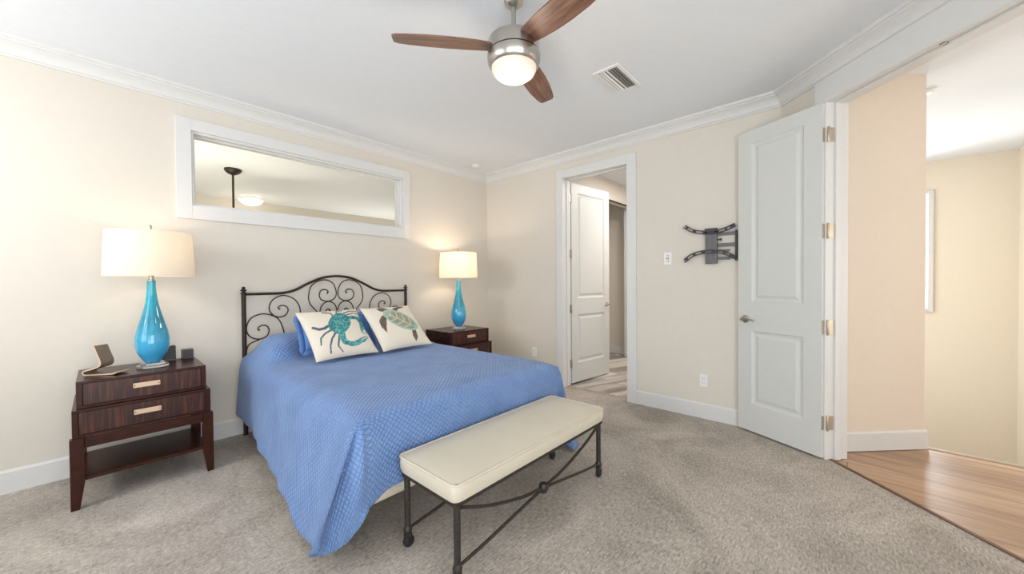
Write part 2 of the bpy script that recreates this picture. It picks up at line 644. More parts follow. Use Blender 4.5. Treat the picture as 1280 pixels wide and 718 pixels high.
# transom window: casing, reveal, glass
f = MB()
cx0, cx1, cz0, cz1 = 0.402, 2.415, 1.755, 2.525
f.box(cx0, TX0, CY - .018, CY + .001, cz0, cz1).box(TX1, cx1, CY - .018, CY + .001, cz0, cz1)
f.box(TX0, TX1, CY - .018, CY + .001, cz0, TZ0).box(TX0, TX1, CY - .018, CY + .001, TZ1, cz1)
tw = struct('window_1', f, M['trim'], bevel=0.002)
tw['label'] = 'long white framed transom window high over the bed'
f = MB()
e = 0.016
f.box(TX0, TX0 + e, CY, CY + .15, TZ0, TZ1).box(TX1 - e, TX1, CY, CY + .15, TZ0, TZ1)
f.box(TX0 + e, TX1 - e, CY, CY + .15, TZ0, TZ0 + e).box(TX0 + e, TX1 - e, CY, CY + .15, TZ1 - e, TZ1)
f.build('window_reveal', M['trim'], tw)
f = MB()
a0, a1, b0, b1 = TX0 + e, TX1 - e, TZ0 + e, TZ1 - e
for (u0, u1, v0, v1) in ((a0, a0 + .012, b0, b1), (a1 - .012, a1, b0, b1), (a0 + .012, a1 - .012, b0, b0 + .012), (a0 + .012, a1 - .012, b1 - .012, b1)):
    f.box(u0, u1, CY + .05, CY + .085, v0, v1)
f.build('glazing_bead', M['trim'], tw, bevel=0.002)
MB().box(a0 + .005, a1 - .005, CY + .066, CY + .070, b0 + .005, b1 - .005).build('pane', M['pane'], tw)


# crown moulding swept along the walls
def sweep(path, prof, name, mat):
    """path: xy points with the room on the left of the walking direction; prof: (out, z) polygon"""
    mb = MB()
    rings = []
    k = len(path)
    for i, p in enumerate(path):
        p = Vector(p)
        dirs = []
        if i > 0:
            dirs.append((p - Vector(path[i - 1])).normalized())
        if i < k - 1:
            dirs.append((Vector(path[i + 1]) - p).normalized())
        ns = [Vector((-d.y, d.x)) for d in dirs]
        nn = ns[0] if len(ns) == 1 else (ns[0] + ns[1]).normalized()
        sc = 1 / max(0.2, nn.dot(ns[0]))
        rings.append([(p.x + nn.x * o * sc, p.y + nn.y * o * sc, z) for o, z in prof])
    m = len(prof)
    vs = [v for r in rings for v in r]
    fs = []
    for i in range(k - 1):
        for j in range(m):
            j2 = (j + 1) % m
            fs.append((i * m + j, i * m + j2, (i + 1) * m + j2, (i + 1) * m + j))
    fs.append(tuple(range(m)))
    fs.append(tuple((k - 1) * m + j for j in range(m))[::-1])
    mb.add(vs, fs)
    return struct(name, mb, mat)


crown = [(0, 2.630), (0.010, 2.630), (0.012, 2.640), (0.020, 2.644), (0.024, 2.652), (0.030, 2.668), (0.042, 2.686), (0.058, 2.700), (0.072, 2.708), (0.074, 2.716), (0.086, 2.720), (0.090, 2.728), (0.090, H), (0, H)]
sweep([(K + BY, BY), (CX, CB), (CX, CY), (LX, CY), (LX, BY), (K + BY, BY)], crown, 'trim_1', M['trim'])

# baseboards
bb = [(0, 0), (0.016, 0), (0.016, 0.126), (0.012, 0.132), (0.008, 0.138), (0, 0.138)]
sweep([(CX, CY), (LX, CY)], bb, 'baseboard_headboard', M['trim'])
sweep([(CX, CB), (CX, DY0 - .1)], bb, 'baseboard_right', M['trim'])
sweep([(CX, DY1 + .09), (CX, CY)], bb, 'baseboard_corner', M['trim'])
sweep([(LX, CY), (LX, 0.65)], bb, 'baseboard_left', M['trim'])

# bathroom door casing + jamb
f = MB()
f.box(CX - .018, CX + .001, DY1, DY1 + .09, 0, DZ + .1).box(CX - .018, CX + .001, DY0 - .1, DY0, 0, DZ + .1).box(CX - .018, CX + .001, DY0, DY1, DZ, DZ + .1)
struct('trim_2', f, M['trim'], bevel=0.003)
f = MB()
f.box(CX, CX + .15, DY1, DY1 + .02, 0, DZ).box(CX, CX + .15, DY0 - .02, DY0, 0, DZ).box(CX, CX + .15, DY0 - .02, DY1 + .02, DZ, DZ + .02)
f.box(CX + .06, CX + .10, DY1 - .012, DY1, 0, DZ).box(CX + .06, CX + .10, DY0, DY0 + .012, 0, DZ).box(CX + .06, CX + .10, DY0 + .012, DY1 - .012, DZ - .012, DZ)
struct('trim_3', f, M['trim'], bevel=0.002)
struct('trim_9', MB().box(CX + .07, CX + .095, DY0, DY1, -0.01, 0.006), M['nosing'], bevel=0.002)

# angled wall: casing, jambs, header track
f = MB()
cslab(f, SJ + .067, SJ, 0, CZ, -0.018, 0.002)
cslab(f, SJ + .067, SE - .067, CZ, 2.632, -0.018, 0.002)
cslab(f, SE, SE - .067, 0, CZ, -0.018, 0.002)
struct('trim_4', f, M['trim'], bevel=0.003)
f = MB()
cslab(f, SJ + .014, SJ, 0, CZ, 0, WT)
cslab(f, SE, SE - .014, 0, CZ, 0, WT)
cslab(f, SJ + .014, SE - .014, CZ, CZ + .02, 0, WT)
cslab(f, SJ, SJ - .009, 0, CZ, .045, .085)
cslab(f, SJ - .009, SE, CZ - .012, CZ, .045, .085)
struct('trim_5', f, M['trim'], bevel=0.002)
struct('trim_10', MB().prism([cpt(SJ + .01, .012), cpt(SE, .012), cpt(SE, .034), cpt(SJ + .01, .034)], -0.01, 0.006), M['threshold'], bevel=0.002)
f = MB()
cslab(f, -0.335, -0.352, CZ - .006, CZ + .004, .018, .04)
tag(f.build('ball_catch', M['nickel'], bevel=0.001), 'small nickel ball catch plate in the head of the hall doorway', 'door catch')

# hall wall slab at the side of the opening, perpendicular to the angled wall
s2 = math.sqrt(2)


def hpt(t, d=0.0):
    """point on hall wall: t metres away along (1,-1), d metres behind the face (towards +x+y)"""
    bx, by = (3.641 + K) / 2, (3.641 - K) / 2
    return (bx + t / s2 + d / s2, by - t / s2 + d / s2)


HE = (4.063 + .42) / s2 - K / s2
f = MB().prism([hpt(WT), hpt(HE), hpt(HE, .14), hpt(WT, .14)], 0, H)
struct('wall_hall', f, M['hallwall'])
sweep([hpt(HE + .0, .14), hpt(HE), hpt(WT)][::1], bb, 'baseboard_hall', M['trim'])
struct('wall_hall_pocket', MB().prism([cpt(SJ + .12, WT), cpt(SJ + .014, WT), hpt(WT), hpt(WT, .10)], 0, H), M['hallwall'])
struct('wall_hall_south', MB().box(1.0, 4.3, -3.2, -3.05, 0, H), M['hallwall'])
struct('wall_hall_west', MB().box(K + BY - .1, K + BY + .05, -3.1, BY - .15, 0, H), M['hallwall'])
f = MB()
f.box(4.12, 7.25, -1.6, -1.46, -2.8, H).box(4.12, 4.26, -3.2, -1.6, 0, H)
struct('wall_stair_right', f, M['stairwall'])
struct('wall_stair_left', MB().box(CX + .15, 4.6, .6, .75, -2.8, H).box(6.6, 7.25, .6, .75, -2.8, H).box(4.6, 6.6, .6, .75, -2.8, -.7).box(4.6, 6.6, .6, .75, 2.5, H), M['stairwall'])
plain_window('added_window_6', 'x', 4.6, 6.6, -0.7, 2.5, .66, 2, 3)  # unseen window, added to let light onto the stairwell walls
f = MB()
f.box(7.1, 7.25, -1.46, -.80, -2.8, H).box(7.1, 7.25, -.05, .6, -2.8, H).box(7.1, 7.25, -.80, -.05, -2.8, .83).box(7.1, 7.25, -.80, -.05, 2.37, H)
struct('wall_stair_far', f, M['stairwall'])
f = MB()
f.box(7.07, 7.12, -.80, -.755, .83, 2.37).box(7.07, 7.12, -.095, -.05, .83, 2.37).box(7.07, 7.12, -.755, -.095, .83, .875).box(7.07, 7.12, -.755, -.095, 2.325, 2.37)
f.box(7.13, 7.16, -.80, -.05, 1.98 - .014, 1.98 + .014).box(7.13, 7.16, -.80, -.05, 1.62 - .014, 1.62 + .014).box(7.13, 7.16, -.80, -.05, 1.2 - .02, 1.2 + .02)
f.box(7.13, 7.16, -.44, -.41, .9, 2.3)
sw = struct('window_5', f, M['trim'], bevel=0.002)
MB().box(7.144, 7.148, -.80, -.05, .83, 2.37).build('pane', M['pane'], sw)
struct('trim_6', MB().box(4.065, 4.115, -1.46, .5, -0.16, 0.004), M['nosing'], bevel=0.006)
struct('wall_stair_under', MB().box(3.95, 4.085, -1.6, .7, -2.8, -0.12), M['stairwall'])
struct('wall_stair_pocket', MB().box(4.0, 4.09, -.2, .6, 0, H), M['hallwall'])

# bathroom
f = MB()
f.box(CX + .15, 4.72, 2.60, 2.72, 0, H).box(5.86, 6.1, 2.60, 2.72, 0, H).box(4.72, 5.86, 2.60, 2.72, 2.44, H)
struct('wall_bath_left', f, M['wall'])
struct('wall_bath_far', MB().box(5.97, 6.1, .85, 3.4, 0, H), M['wall'])
struct('wall_bath_near', MB().box(CX + .15, 6.1, .75, .87, 0, H), M['wall'])
struct('wall_closet_back', MB().box(4.3, 6.1, 3.3, 3.42, 0, H).box(4.3, 4.4, 2.72, 3.3, 0, H), M['wall'])
struct('baseboard_closet', MB().box(5.95, 5.971, 2.72, 3.3, 0, .138).box(5.95, 5.971, .87, 2.6, 0, .138), M['trim'], bevel=0.003)
f = MB()
f.box(4.71, 5.87, 2.585, 2.60, 2.425, 2.445)
struct('trim_7', f, M['dark_track'])  # dark header track over the closet opening
struct('trim_8', MB().box(5.80, 5.86, 2.58, 2.74, 0, 2.42), M['trim'], bevel=0.003)
k = MB().lathe([(0.0, 0), (.010, 0), (.010, .02), (.022, .028), (.024, .04), (.015, .05), (0, .052)], 16, cap=False)
kn = k.build('closet_knob', M['nickel'], smooth=50)
kn.rotation_euler = (PI / 2, 0, 0)
kn.location = (5.83, 2.581, 0.97)
tag(kn, 'small round nickel knob on the white closet jamb beyond the bathroom door', 'knob')

# room behind the transom
struct('wall_next_far', MB().box(-1.1, 6.3, 8.0, 8.15, 0, H), M['wall'])
struct('wall_next_left', MB().box(-1.1, -1.0, CY + .15, 8.0, 0, H), M['wall'])
struct('wall_next_right', MB().box(6.2, 6.3, CY + .15, 8.0, 0, H), M['wall'])


# ------------------------------------------------------------------ panel doors
def door_leaf(width, height, thick, panels, mat):
    """leaf in x 0..width, z 0..height, front face y=0, back y=thick; panels: (x0,x1,z0,z1)"""
    mb = MB()
    xs = sorted({0, width} | {p[0] for p in panels} | {p[1] for p in panels})
    zs = sorted({0, height} | {p[2] for p in panels} | {p[3] for p in panels})
    for side, y in ((1, 0.0), (-1, thick)):
        for i in range(len(xs) - 1):
            for j in range(len(zs) - 1):
                mx_, mz_ = (xs[i] + xs[i + 1]) / 2, (zs[j] + zs[j + 1]) / 2
                if any(p[0] < mx_ < p[1] and p[2] < mz_ < p[3] for p in panels):
                    continue
                mb.add([(xs[i], y, zs[j]), (xs[i + 1], y, zs[j]), (xs[i + 1], y, zs[j + 1]), (xs[i], y, zs[j + 1])], [(0, 1, 2, 3)])
        for (x0, x1, z0, z1) in panels:
            rings = [(0, 0), (.004, .004), (.014, .010), (.026, .012), (.030, .012), (.052, .004), (.054, .003)]
            prev = None
            for off, dep in rings:
                r = [(x0 + off, y + side * dep, z0 + off), (x1 - off, y + side * dep, z0 + off), (x1 - off, y + side * dep, z1 - off), (x0 + off, y + side * dep, z1 - off)]
                if prev:
                    for a in range(4):
                        b_ = (a + 1) % 4
                        mb.add([prev[a], prev[b_], r[b_], r[a]], [(0, 1, 2, 3)])
                prev = r
            mb.add(prev, [(0, 1, 2, 3)])
    w_, h_, t_ = width, height, thick
    mb.add([(0, 0, 0), (0, t_, 0), (0, t_, h_), (0, 0, h_)], [(0, 1, 2, 3)])
    mb.add([(w_, 0, 0), (w_, t_, 0), (w_, t_, h_), (w_, 0, h_)], [(0, 1, 2, 3)])
    mb.add([(0, 0, 0), (w_, 0, 0), (w_, t_, 0), (0, t_, 0)], [(0, 1, 2, 3)])
    mb.add([(0, 0, h_), (w_, 0, h_), (w_, t_, h_), (0, t_, h_)], [(0, 1, 2, 3)])
    return mb


def lever(parent, x, z, y, side, flip=1):
    """rosette and curved lever on face y, pointing out in direction side (-1 = towards -y)"""
    m = MB()
    prof = [(0.0, 0), (.032, 0), (.032, .004), (.028, .009), (.014, .012), (.011, .03), (.011, .05), (0, .052)]
    vs = MB().lathe(prof, 24, cap=False)
    m.add([(x + a, y + side * c, z + b) for a, b, c in vs.v], vs.f)
    pts = smoothpath([(x, y + side * .045, z), (x + flip * .03, y + side * .05, z + .006), (x + flip * .065, y + side * .052, z + .004), (x + flip * .105, y + side * .048, z - .008)], 5)
    m.tube(pts, [.009, .009, .0088, .0085, .008, .0078, .0075, .0072, .007, .0068, .0066, .0064, .0062, .006, .006, .005], 10)
    return m.build('lever_handle', M['nickel'], parent, smooth=50)


def hinge(parent, z, x, y, leafdir, mat, jx=0.0):
    m = MB()
    m.lathe([(.0, -.052), (.004, -.052), (.0065, -.048), (.0065, .048), (.004, .052), (0, .052)], 12, c=(x, y, z), cap=False)
    a, b = leafdir
    m.box(min(x + .004, x + a), max(x + .004, x + a), y - .0015, y + .0015, z - .044, z + .044)
    m.box(min(x - .004, x + b), max(x - .004, x + b), y - .0015, y + .0015, z - .044, z + .044)
    return m.build('hinge', mat, parent, smooth=40)


# right-hand leaf of the hall double door, swung back against the right wall
Hx, Hy = 3.338, 0.134
Fx, Fy = 3.608, 0.686
LW = math.hypot(Fx - Hx, Fy - Hy)
ang = math.atan2(Fy - Hy, Fx - Hx)
hd = thing('door_1', None, None, (Hx, Hy, 0.0), ang)
hd['kind'] = 'structure'
leaf = door_leaf(LW, 2.448, .035, [(.115, LW - .115, .225, .825), (.115, LW - .115, 1.06, 2.345)], M['door'])
leaf.v = [(x, -y, z + .014) for x, y, z in leaf.v]
leaf.build('door_leaf', M['door'], hd)
lever(hd, LW - .062, .93, 0, 1, -1)
for hz in (.255, .92, 1.585, 2.245):
    m = MB()
    pin = Matrix.Rotation(-ang, 3, 'Z') @ Vector((cpt(SJ - .006, -.006)[0] - Hx, cpt(SJ - .006, -.006)[1] - Hy, 0))
    m.lathe([(.0, -.054), (.004, -.054), (.0065, -.05), (.0065, .05), (.004, .054), (0, .054)], 12, c=(pin.x, pin.y, hz), cap=False)
    m.box(-.0035, -.0002, -.034, -.001, hz - .048, hz + .048)
    # jamb leaf lies on the jamb face; corners taken from the opening into the leaf's frame
    inv = Matrix.Rotation(-ang, 3, 'Z')
    cs = [inv @ Vector((px_ - Hx, py_ - Hy, 0)) for px_, py_ in (cpt(SJ, -.002), cpt(SJ, .040), cpt(SJ - .0018, .040), cpt(SJ - .0018, -.002))]
    m.prism([c_[:2] for c_ in cs], hz - .048, hz + .048)
    m.build('hinge', M['hinge'], hd, smooth=40)

# bathroom door, standing open into the bathroom
bd = thing('door_2', None, None, (CX + .165, DY1 - .004, 0.0), math.radians(-6.5))
bd['kind'] = 'structure'
leaf = door_leaf(.785, 2.43, .035, [(.115, .67, .235, .83), (.115, .67, 1.03, 2.32)], M['door'])
leaf.v = [(x, y, z + .014) for x, y, z in leaf.v]
leaf.build('door_leaf', M['door'], bd)
lever(bd, .785 - .062, .945, 0, -1, -1)
for hz in (.255, .92, 1.585, 2.25):
    m = MB()
    m.lathe([(.0, -.054), (.004, -.054), (.007, -.05), (.007, .05), (.004, .054), (0, .054)], 12, c=(-.007, -.004, hz), cap=False)
    m.box(-.003, -.0005, -.002, .03, hz - .048, hz + .048)
    m.box(-.036, -.008, -.004, -.001, hz - .048, hz + .048)
    m.build('hinge', M['nickel'], bd, smooth=40)

# ------------------------------------------------------------------ bed
BXc = 1.557
bed = thing('bed', 'queen bed with arched dark iron scrollwork headboard under the blue coverlet', 'bed', (BXc, 2.66, 0))


def L(p):      # bed-local
    return (p[0] - BXc, p[1] - 2.66, p[2])


def rbox(mb, x0, x1, y0, y1, z0, z1):
    a, b = L((x0, y0, z0)), L((x1, y1, z1))
    return mb.box(a[0], b[0], a[1], b[1], z0, z1)


rbox(MB(), .845, 2.27, 1.72, 3.66, .40, .60).build('mattress', M['boxfab'], bed, bevel=.07, seg=4)
rbox(MB(), .835, 2.28, 1.70, 3.66, .165, .398).build('box_spring', M['boxfab'], bed, bevel=.03, seg=3)
fr = MB()
rbox(fr, .85, .885, 1.75, 3.68, .13, .165)
rbox(fr, 2.23, 2.265, 1.75, 3.68, .13, .165)
for y in (1.9, 2.65, 3.4):
    rbox(fr, .85, 2.265, y - .02, y + .02, .135, .16)
fr.build('bed_frame', M['black'], bed, bevel=.002)
for x, y in ((.90, 2.0), (2.19, 1.72), (.85, 3.28), (2.22, 3.28), (1.55, 2.6)):
    lg = MB().lathe([(.024, 0), (.024, .02), (.014, .025), (.014, .14)], 14, c=L((x, y, 0)))
    lg.build('leg', M['black'], bed, smooth=40)

hb = MB()
hbY = 3.70
PL = []
railp = [(.803, 1.165), (.978, 1.165), (1.06, 1.166), (1.13, 1.175), (1.197, 1.197), (1.291, 1.248), (1.399, 1.296), (1.48, 1.314), (BXc, 1.320)]
railp += [(2 * BXc - x, z) for x, z in railp[-2::-1]]
rp = smoothpath([L((x, hbY, z)) for x, z in railp], 4)
hb.tube(rp, .0115, 10)
hb.tube([L((.803, hbY, .42)), L((2.311, hbY, .42))], .0115, 10)
head = hb.build('headboard', M['metal_dark'], bed, smooth=50)
for x in (.800, 2.314):
    p = MB()
    p.lathe([(.0165, 0), (.0165, 1.165), (.021, 1.168), (.021, 1.178), (.013, 1.182), (.012, 1.188), (.023, 1.193), (.024, 1.199), (.012, 1.204), (.011, 1.210), (.015, 1.216), (.010, 1.224), (0.001, 1.229)], 16, c=L((x, hbY, 0)))
    p.build('post', M['metal_dark'], head, smooth=40)
S1 = [(1.093, .76), (1.093, .818), (1.060, .925), (1.009, .972), (.927, .994), (.847, .961), (.815, .881), (.837, .813), (.900, .782), (.957, .799), (.978, .845), (.966, .884), (.934, .897), (.904, .885), (.897, .865), (.909, .857)]
S2 = [(1.226, .88), (1.226, .936), (1.222, 1.033), (1.178, 1.111), (1.089, 1.147), (1.011, 1.112), (.981, 1.046), (1.001, .987), (1.050, .959), (1.104, .970), (1.127, 1.013), (1.114, 1.047), (1.079, 1.059), (1.053, 1.047), (1.052, 1.032), (1.064, 1.028)]
S3 = [(.812, .60), (.812, .688), (.836, .748), (.908, .779)]
S4 = [(1.44, .90), (1.372, .983), (1.311, 1.061), (1.299, 1.136), (1.331, 1.237), (1.430, 1.284), (1.515, 1.254), (1.549, 1.166), (1.532, 1.105), (1.473, 1.078), (1.409, 1.098), (1.392, 1.145), (1.412, 1.185), (1.452, 1.190), (1.473, 1.170), (1.462, 1.154)]
S6 = [(1.39, .90), (1.395, .981), (1.418, 1.046), (1.473, 1.076), (1.530, 1.050), (1.551, .99), (1.53, .94), (1.48, .925), (1.445, .95), (1.45, .987), (1.472, 1.005), (1.49, .985)]
for sp in (S1, S2, S3, S4, S6):
    for mir in (0, 1):
        pts = [L((2 * BXc - x if mir else x, hbY, z)) for x, z in sp]
        pts = smoothpath(pts, 5)
        k = len(pts)
        rad = [.0052 + (.0042 * max(0, (i - (k - 5)) / 5)) for i in range(k)]
        if sp is S3:
            rad = .0052
        MB().tube(pts, rad, 8).build('scroll', M['metal_dark'], head, smooth=50)

# ------------------------------------------------------------------ coverlet
QX0, QX1, QY0, QY1, QZ = .795, 2.325, 1.655, 3.66, .640
OVS, OVF = .50, .385


def sm(t):
    t = max(0.0, min(1.0, t))
    return t * t * (3 - 2 * t)


def bulge(x, y):
    """rise of the coverlet where it covers the sleeping pillows"""
    o_ = .10 * sm((x - .98) / .14) * sm((2.28 - x) / .14)
    b = sm((y - 3.20 - o_) / .10) * .62 + .38 * sm((y - 3.18 - o_) / (.36 - o_))
    b *= 1 - .55 * sm((y - 3.56) / .12)
    e = min(x - QX0, QX1 - x)
    b *= math.sin(min(1, max(0, e + .012) / .21) * PI / 2) ** .8
    return .195 * b


def lerp_tab(tab, a):
    for i in range(len(tab) - 1):
        if a <= tab[i + 1][0]:
            t = (a - tab[i][0]) / (tab[i + 1][0] - tab[i][0])
            t = sm(t)
            return [u + (v - u) * t for u, v in zip(tab[i][1:], tab[i + 1][1:])]
    return list(tab[-1][1:])


# corner folds: angle from side to foot -> (offset across, offset along) at the hem, hem height
CL = [(0, -.193, .0, .125), (14, -.19, .035, .10), (30, -.172, .065, .075), (44, -.14, .07, .06), (54, -.10, .055, .06), (64, -.055, .03, .09), (74, -.03, -.01, .15), (82, -.01, -.045, .21), (90, .04, -.045, .245)]
CR = [(0, .12, .0, .15), (20, .14, -.02, .06), (38, .06, -.13, .02), (50, -.04, -.15, .015), (62, -.05, -.055, .06), (74, -.07, -.075, .14), (90, -.10, -.045, .25)]


def edge_round(t):
    """share of hang reached horizontally: quick turn over the mattress edge"""
    return t


def side_pt(y, t, left):
    """t 0..1 from mattress edge to hem"""
    x0 = QX0 if left else QX1
    sg = -1 if left else 1
    k = sm((3.62 - y) / 1.6)
    flare = (.055 + .105 * k) if left else (.05 + .07 * k)
    hem = .205 - .055 * k + .010 * math.sin(y * 7.0)
    if left:
        c_ = sm((2.25 - y) / .5)
        hem -= .115 * c_
        flare += .028 * c_
        hem += .09 * sm((1.92 - y) / .26)
    zt = QZ + bulge(x0 + .001 if left else x0 - .001, y)
    drop = zt - hem
    rr = .030
    sx = rr * (1 - math.exp(-t * 14)) + (flare - rr) * (t ** 1.15)
    sx += .010 * t * math.sin(y * 9.0 + 1.0) + .006 * t * math.sin(y * 23.0)
    dz = drop * (t - .05 * math.sin(PI * t) * (1 - t))
    dz = drop * t if t > .12 else drop * (t * t / .24 + t * .5)
    return (x0 + sg * sx, y, zt - dz)


def foot_pt(x, t):
    hem = .285 + .012 * math.sin(x * 6.0)
    e = min(x - QX0, QX1 - x)
    hem -= .04 * (1 - sm(e / .12))
    rr = .025
    sy = rr * (1 - math.exp(-t * 14)) + .02 * t + .010 * t * math.sin(x * 11.0) + .005 * t * math.sin(x * 27)
    drop = QZ - hem
    dz = drop * t if t > .12 else drop * (t * t / .24 + t * .5)
    return (x, QY0 - sy, QZ - dz)


def corner_pt(a, t, left):
    """a 0..90 degrees, t 0..1"""
    tab = CL if left else CR
    ox, oy, hz = lerp_tab(tab, a)
    x0 = QX0 if left else QX1
    sg = -1 if left else 1
    rr = .03
    w = 1 - math.exp(-t * 14)
    bx = sg * rr * math.cos(math.radians(a)) * w
    by = -rr * math.sin(math.radians(a)) * w
    # match neighbours at the ends of the arc
    p0 = side_pt(QY0, t, left)
    p1 = foot_pt(x0, t)
    g = t ** 1.25
    px = x0 + bx + (ox - 0) * g
    py = QY0 + by + oy * g
    if left:
        py -= .055 * math.sin(PI * min(1, t * 1.05)) * math.exp(-((a - 66) / 13) ** 2)
        py += .07 * math.sin(PI * t) * math.exp(-((a - 44) / 9) ** 2)
    drop = QZ - hz
    dz = drop * t if t > .12 else drop * (t * t / .24 + t * .5)
    pz = QZ - dz
    s0, s1 = 1 - sm(a / 16), sm((a - 76) / 14)
    v = Vector((px, py, pz)) * (1 - s0 - s1) + Vector(p0) * s0 + Vector(p1) * s1
    return tuple(v)


NT_, NS, NF, NA = 20, 62, 44, 36
verts, uvs, faces = [], [], []


def vadd(p, u):
    verts.append(p)
    uvs.append(u)
    return len(verts) - 1


ys = [QY0 + (QY1 - QY0) * (i / NS) for i in range(NS + 1)]
xs = [QX0 + (QX1 - QX0) * (i / NF) for i in range(NF + 1)]


def topz(x, y):
    e = min(x - QX0, QX1 - x, y - QY0)
    soft = .012 * math.exp(-max(0, e) / .035)
    wr = .004 * math.sin(3.1 * x + 5.2 * y) + .003 * math.sin(8 * x - 3 * y + 1)
    wr *= sm(e / .15)
    return QZ + bulge(x, y) - 0 * soft + wr


top = [[vadd((x, y, topz(x, y)), (x, y)) for x in xs] for y in ys]
for j in range(NS):
    for i in range(NF):
        faces.append((top[j][i], top[j][i + 1], top[j + 1][i + 1], top[j + 1][i]))
ts = [(k / NT_) ** 1.15 for k in range(1, NT_ + 1)]
sides = {}
for left in (True, False):
    prev = [top[j][0 if left else NF] for j in range(NS + 1)]
    x0 = QX0 if left else QX1
    sg = -1 if left else 1
    for t in ts:
        row = [vadd(side_pt(y, t, left), (x0 + sg * OVS * t, y)) for y in ys]
        for j in range(NS):
            q = (prev[j], prev[j + 1], row[j + 1], row[j])
            faces.append(q)
        prev = row
        sides.setdefault(left, []).append(row[0])
footc = {True: [], False: []}
prev = top[0]
for t in ts:
    row = [vadd(foot_pt(x, t), (x, QY0 - OVF * t)) for x in xs]
    for i in range(NF):
        faces.append((prev[i], prev[i + 1], row[i + 1], row[i]))
    prev = row
    footc[True].append(row[0])
    footc[False].append(row[-1])
for left in (True, False):
    cv = top[0][0 if left else NF]
    x0 = QX0 if left else QX1
    sg = -1 if left else 1
    prev = [cv] * (NA + 1)
    for k, t in enumerate(ts):
        row = []
        for a in range(NA + 1):
            ad = 90 * a / NA
            if a == 0:
                row.append(sides[left][k])
                continue
            if a == NA:
                row.append(footc[left][k])
                continue
            ar = math.radians(ad)
            rr = (OVS * math.cos(ar) ** 2 + OVF * math.sin(ar) ** 2) * (1 + .33 * math.sin(2 * ar)) * t
            row.append(vadd(corner_pt(ad, t, left), (x0 + sg * rr * math.cos(ar), QY0 - rr * math.sin(ar))))
        for a in range(NA):
            if k == 0:
                faces.append((cv, row[a], row[a + 1]))
            else:
                faces.append((prev[a], prev[a + 1], row[a + 1], row[a]))
        prev = row
def relax(verts, faces, iters):
    V = np.array(verts)
    n_ = len(V)
    ed = set()
    cnt = {}
    for f_ in faces:
        for i in range(len(f_)):
            a, b = f_[i], f_[(i + 1) % len(f_)]
            e_ = (min(a, b), max(a, b))
            cnt[e_] = cnt.get(e_, 0) + 1
    E_ = np.array(list(cnt.keys()))
    bd = np.zeros(n_, bool)
    for e_, c in cnt.items():
        if c == 1:
            bd[list(e_)] = True
    deg = np.zeros(n_)
    np.add.at(deg, E_[:, 0], 1)
    np.add.at(deg, E_[:, 1], 1)
    wt = np.full(n_, .6)
    e_ = np.minimum(V[:, 0] - QX0, QX1 - V[:, 0])
    wt[(V[:, 1] > 3.05) & (e_ > .10)] = .08
    for _ in range(iters):
        S_ = np.zeros_like(V)
        np.add.at(S_, E_[:, 0], V[E_[:, 1]])
        np.add.at(S_, E_[:, 1], V[E_[:, 0]])
        N_ = V + wt[:, None] * (S_ / deg[:, None] - V)
        N_[bd] = V[bd]
        V = N_
    return [tuple(p) for p in V]


verts = relax(verts, faces, 22)
me = bpy.data.meshes.new('coverlet')
me.from_pydata(verts, [], faces)
me.materials.append(M['quilt'])
uvl = me.uv_layers.new(name='UVMap')
for lp in me.loops:
    uvl.data[lp.index].uv = uvs[lp.vertex_index]
import bmesh
b = bmesh.new()
b.from_mesh(me)
bmesh.ops.recalc_face_normals(b, faces=b.faces)
b.to_mesh(me)
b.free()
me.shade_smooth()
me.update()
cov = bpy.data.objects.new('coverlet', me)
C.objects.link(cov)
cov.modifiers.new('sub', 'SUBSURF').levels = 1
cov.modifiers['sub'].render_levels = 1
md = cov.modifiers.new('solid', 'SOLIDIFY')
md.thickness = .009
md.offset = 0
tag(cov, 'blue diamond-quilted coverlet draped over the bed and down to the carpet', 'bedspread')


# ------------------------------------------------------------------ cushions
def cushion_mesh(w, h, T, N, sag=.02, pw=.5, ruffle=0.0):
    """front (+n) and back sheets; returns MB in local coords x 0..w, y 0..h, z thickness"""
    def pos(i, j, side):
        u, v = i / N, j / N
        a, b = 2 * u - 1, 2 * v - 1
        th = T * (max(0, (1 - abs(a) ** 2.6)) * max(0, (1 - abs(b) ** 2.6))) ** pw
        # edges pull in between the corners
        x = u * w - sag * a * (1 - b * b)
        y = v * h - sag * b * (1 - a * a)
        z = side * th / 2
        return (x, y, z)
    mb = MB()
    Fq = [[pos(i, j, 1) for i in range(N + 1)] for j in range(N + 1)]
    Bq = [[pos(i, j, -1) for i in range(N + 1)] for j in range(N + 1)]
    mb.grid(Fq)
    mb.grid(Bq, flip=True)
    return mb


def place_plane(o, P, u, v):
    u = Vector(u).normalized()
    v = Vector(v).normalized()
    nn = u.cross(v).normalized()
    v = nn.cross(u)
    o.matrix_world = Matrix(((u.x, v.x, nn.x, P[0]), (u.y, v.y, nn.y, P[1]), (u.z, v.z, nn.z, P[2]), (0, 0, 0, 1)))


def seg_d(p, a, b):
    ax, ay = a
    bx, by = b
    dx, dy = bx - ax, by - ay
    t = max(0, min(1, ((p[0] - ax) * dx + (p[1] - ay) * dy) / (dx * dx + dy * dy + 1e-12)))
    return math.hypot(p[0] - ax - t * dx, p[1] - ay - t * dy), t


def inpoly(p, poly):
    c = False
    j = len(poly) - 1
    for i in range(len(poly)):
        xi, yi = poly[i]
        xj, yj = poly[j]
        if (yi > p[1]) != (yj > p[1]) and p[0] < (xj - xi) * (p[1] - yi) / (yj - yi) + xi:
            c = not c
        j = i
    return c


def hsh(x, y):
    return (math.sin(x * 127.1 + y * 311.7) * 43758.5453) % 1.0


CREAM = rgb(222, 214, 200)
TEAL, TEALL, TEALD = rgb(62, 138, 140), rgb(104, 176, 170), rgb(44, 104, 116)
SLATE = rgb(86, 90, 106)
BROWN = rgb(98, 80, 72)


